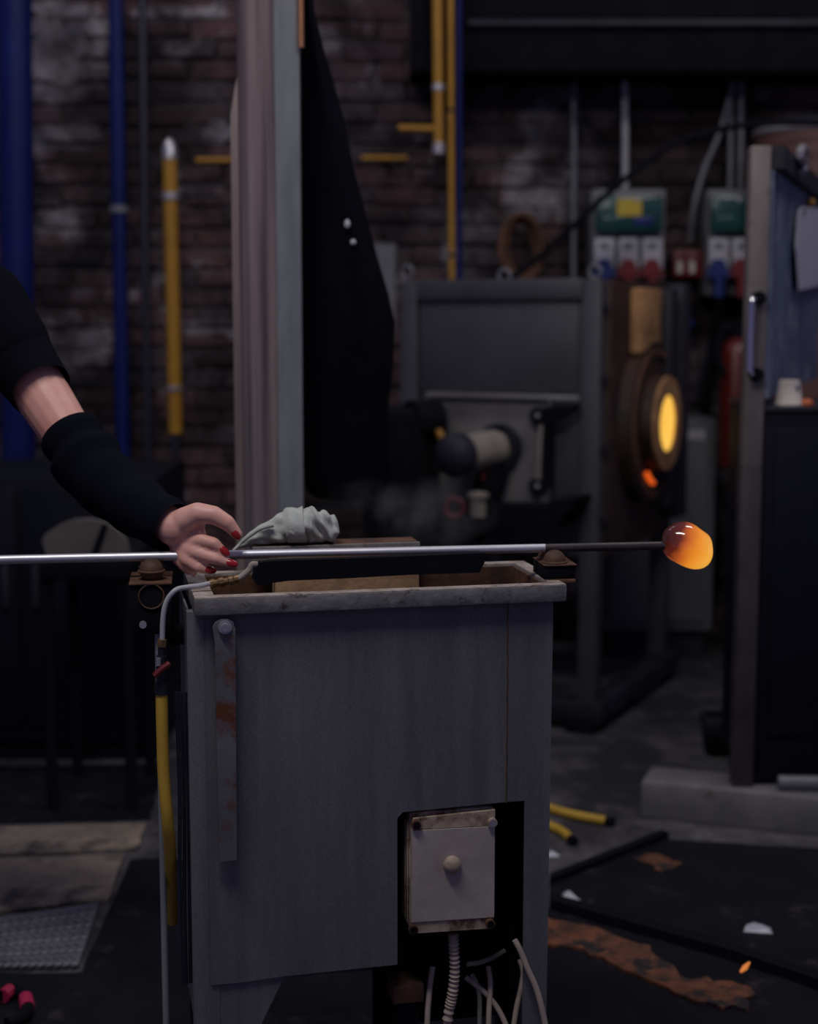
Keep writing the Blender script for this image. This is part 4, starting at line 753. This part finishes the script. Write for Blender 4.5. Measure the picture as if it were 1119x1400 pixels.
o = O('gather', m, t, gather, ang=180, label='glowing orange gather of molten glass')

# ------------------------------------------------------------------ person (only the arm is in the picture; the rest stands left of it)
t = thing('person', 'person in black clothes rolling the blowpipe, one bare upper arm', 'person', (-1.12, 2.3, 0))
def chain(b, pts, n=3):
    for i in range(len(pts)-1):
        (p0, r0), (p1, r1) = pts[i], pts[i+1]; p0, p1 = Vector(p0), Vector(p1)
        cyl(b, p0, p1, r0, r1, seg=16)
    for p, r in pts: ball(b, p, r, 16)
sh = P(-22, 415, 2.38); el = P(122, 640, 2.262); wr = P(238, 722, 2.12)
HY = 2.115
def h(x, y, dy=0): return P(x, y, HY+dy)
def ip(a, b, f): return a.lerp(b, f)
hips = Vector((-1.12, 2.28, .93)); chest = Vector((-.93, 2.25, 1.2)); neck = Vector((-.89, 2.24, 1.40)); head = Vector((-.86, 2.23, 1.56))
shR = Vector((-.90, 2.07, 1.28)); elR = Vector((-1.02, 1.97, 1.03)); hl = A0-pdir*.2; wrR = hl+Vector((-.08, -.03, .01))
kneeL, ankL = Vector((-1.06, 2.42, .49)), Vector((-1.1, 2.44, .09)); kneeR, ankR = Vector((-1.1, 2.12, .49)), Vector((-1.2, 2.12, .09))
bm = BM()
chain(bm, [(sh, .052), (ip(sh, el, .5), .043), (ip(sh, el, .8), .038), (el, .031), (ip(el, wr, .3), .030), (ip(el, wr, .75), .026), (wr, .0255)])
# hand: palm towards the viewer, thumb on top, four fingers closing over the pipe
for (x, y, dy, rx, ry, rz) in ((247, 726, .006, .022, .017, .028), (258, 716, .006, .024, .016, .022), (260, 734, .014, .024, .012, .026)):
    ball(bm, h(x, y, dy), (rx, ry, rz), 20)
thumb = [(h(252, 712, -.002), .019), (h(270, 702, -.008), .0158), (h(292, 704, -.012), .0132), (h(311, 715, -.013), .0112), (h(325, 731, -.012), .0076)]
idx = [(h(256, 742, .004), .0125), (h(276, 739, -.012), .0098), (h(293, 743, -.019), .0086), (h(308, 756, -.019), .006)]
mid = [(h(251, 748, .002), .0125), (h(270, 756, -.014), .01), (h(294, 764, -.0215), .0085), (h(320, 772, -.02), .0056)]
rng = [(h(246, 750, .004), .012), (h(256, 766, -.010), .0096), (h(272, 776, -.0165), .0082), (h(289, 780, -.013), .0058)]
pky = [(h(241, 748, .010), .0105), (h(243, 764, .0), .0085), (h(253, 776, -.006), .0072), (h(265, 783, -.005), .0055)]
for f in (thumb, idx, mid, rng, pky): chain(bm, f)
# torso, head, other arm, legs
chain(bm, [(hips, .13), (ip(hips, chest, .5), .115), (chest, .12), (neck-Vector((.02, 0, .05)), .06), (neck, .05), (head-Vector((.02, 0, .06)), .05)])
ball(bm, hips+Vector((0, 0, 0)), (.12, .165, .12)); ball(bm, chest+Vector((0, -.01, .03)), (.11, .165, .14))
chain(bm, [(chest+Vector((.02, .02, .06)), .07), (sh, .052)]); chain(bm, [(chest+Vector((.0, -.02, .06)), .07), (shR, .052), (ip(shR, elR, .5), .043), (elR, .037), (ip(elR, wrR, .3), .036), (wrR, .026)])
ball(bm, head+Vector((0, 0, .03)), (.095, .075, .105), 24); ball(bm, head+Vector((.03, 0, -.045)), (.06, .055, .06), 20)
chain(bm, [(head+Vector((.085, 0, .015)), .011), (head+Vector((.105, 0, -.018)), .014)])               # nose
for s in (-1, 1): ball(bm, head+Vector((-.005, s*.076, 0)), (.02, .01, .03), 12)                            # ears
ball(bm, head+Vector((.088, 0, -.058)), (.012, .024, .008), 12)                                            # lips
ball(bm, wrR+Vector((.045, .005, -.004)), (.045, .017, .034), 20)
for k in range(4):
    z_ = hl.z+.022-k*.0; x_ = hl.x-.03+k*.018; chain(bm, [((x_, hl.y-.03, hl.z+.012), .011), ((x_+.004, hl.y-.012, hl.z+.02), .0095), ((x_+.006, hl.y+.012, hl.z+.016), .0088), ((x_+.006, hl.y+.016, hl.z-.004), .0075)])
chain(bm, [((hl.x-.05, hl.y-.02, hl.z-.012), .013), ((hl.x-.02, hl.y-.006, hl.z-.018), .0105), ((hl.x+.01, hl.y+.004, hl.z-.018), .008)])
for kn, an, s in ((kneeL, ankL, .08), (kneeR, ankR, -.09)):
    chain(bm, [(hips+Vector((0, s, -.04)), .088), (kn, .055), (ip(kn, an, .35), .052), (an, .038)]); chain(bm, [(an+Vector((-.02, 0, -.045)), .035), (an+Vector((.14, 0, -.06)), .028)])
bb = remesh(bm, .0028, 4, 'body')
body = obj('body', bb, 'skin', t, ang=180)
def cloth_part(name, mat, chains, vox=.008, sm=8, extra=None):
    b = BM(); [chain(b, c_) for c_ in chains]
    if extra: extra(b)
    return obj(name, remesh(b, vox, sm, name), mat, t, ang=180)
s1 = ip(sh, el, .40)
# short sleeve, torso
cloth_part('shirt', 'black_cloth', [[(hips+Vector((0, 0, -.06)), .145), (ip(hips, chest, .5), .135), (chest, .14), (chest+Vector((.03, 0, .1)), .1)], [(chest+Vector((.02, .02, .06)), .085), (sh, .066), (ip(sh, el, .28), .06)], [(chest+Vector((0, -.02, .06)), .085), (shR, .066), (ip(shR, elR, .5), .06)]], extra=lambda b: (ball(b, hips, (.135, .18, .13)), ball(b, chest+Vector((0, -.01, .03)), (.125, .18, .15))))
O('sleeve_hem', 'black_cloth', t, lambda b: tube(b, [ip(sh, el, .26), ip(sh, el, .38), P(56, 533, 2.3)], [.06, .0525, .0475], 28, False), ang=60)
# arm guard over elbow and forearm
g0 = P(95, 592, 2.285)
O('arm_guard', 'navy_cloth', t, lambda b: tube(b, smooth_path([g0, P(110, 616, 2.268), P(132, 648, 2.245), P(165, 676, 2.21), P(200, 700, 2.165), P(229, 717, 2.128), P(237, 721, 2.12)], 5), [.0455+.003*math.sin(i*.9) if i < 6 else max(.034, .053-.00085*(i-6)+.0018*math.sin(i*1.1)) for i in range(31)], 28, False), ang=70)
cloth_part('trousers', 'black_cloth', [[(hips+Vector((0, .08, -.04)), .105), (kneeL, .075), (ip(kneeL, ankL, .9), .06)], [(hips+Vector((0, -.09, -.04)), .105), (kneeR, .075), (ip(kneeR, ankR, .9), .06)]], extra=lambda b: ball(b, hips+Vector((0, 0, -.03)), (.15, .19, .13)))
for an in (ankL, ankR): O('shoe', 'black_metal', t, lambda b: (ball(b, an+Vector((.05, 0, -.045)), (.14, .05, .045), 20), box(b, (an.x-.09, an.y-.045, 0), (an.x+.19, an.y+.045, .02), bev=.008)))
O('hair', 'hair', t, lambda b: (ball(b, head+Vector((-.025, 0, .05)), (.095, .085, .1), 24), ball(b, head+Vector((-.08, 0, -.03)), (.05, .06, .09), 16)))
for s in (-1, 1): O('eye', 'paper', t, lambda b: ball(b, head+Vector((.083, s*.03, .012)), .012, 12))
for f, up in ((thumb, -.2), (idx, .75), (mid, .5), (rng, .3)):
    p1, p0 = f[-1][0], f[-2][0]; dv = (p1-p0).normalized(); nrm = Vector((0, -1, up)); nrm = (nrm-dv*nrm.dot(dv)).normalized(); c_ = p0.lerp(p1, .86)+nrm*(f[-1][1]*.82); sd_ = dv.cross(nrm)
    mt = Matrix((dv, sd_, nrm)).transposed().to_4x4(); O('fingernail', 'nail', t, lambda b: ball(b, c_, (.0095, .0052, .0026), 14, mt))

# ------------------------------------------------------------------ faint steam over the trough
m = bpy.data.materials.new('steam'); m.use_nodes = True; nt = m.node_tree; N = nt.nodes; L = nt.links; N.remove(N['Principled BSDF'])
vs = N.new('ShaderNodeVolumeScatter'); vs.inputs['Color'].default_value = (.9, .9, .95, 1); tc = N.new('ShaderNodeTexCoord'); n = N.new('ShaderNodeTexNoise'); n.inputs['Scale'].default_value = 12; n.inputs['Detail'].default_value = 4; L.new(tc.outputs['Object'], n.inputs['Vector'])
gr = N.new('ShaderNodeTexGradient'); gr.gradient_type = 'SPHERICAL'; mp = N.new('ShaderNodeMapping'); mp.inputs['Scale'].default_value = (6.6, 18, 16); mp.inputs['Location'].default_value = (0, 0, -.9); L.new(tc.outputs['Object'], mp.inputs[0]); L.new(mp.outputs[0], gr.inputs[0])
mr = N.new('ShaderNodeMapRange'); mr.inputs['From Min'].default_value = .42; mr.inputs['From Max'].default_value = .75; L.new(n.outputs['Fac'], mr.inputs[0])
mu = N.new('ShaderNodeMath'); mu.operation = 'MULTIPLY'; L.new(mr.outputs[0], mu.inputs[0]); L.new(gr.outputs['Fac'], mu.inputs[1]); mu2 = N.new('ShaderNodeMath'); mu2.operation = 'MULTIPLY'; L.new(mu.outputs[0], mu2.inputs[0]); mu2.inputs[1].default_value = 7.5; L.new(mu2.outputs[0], vs.inputs['Density']); L.new(vs.outputs[0], N['Material Output'].inputs['Volume'])
sc0 = P(555, 748, 2.32)
bm = BM(); ball(bm, sc0+Vector((0, 0, .055)), (.16, .06, .058), 24); obj('steam', bm, m, label='faint steam drifting above the bench trough', cat='steam', kind='stuff')
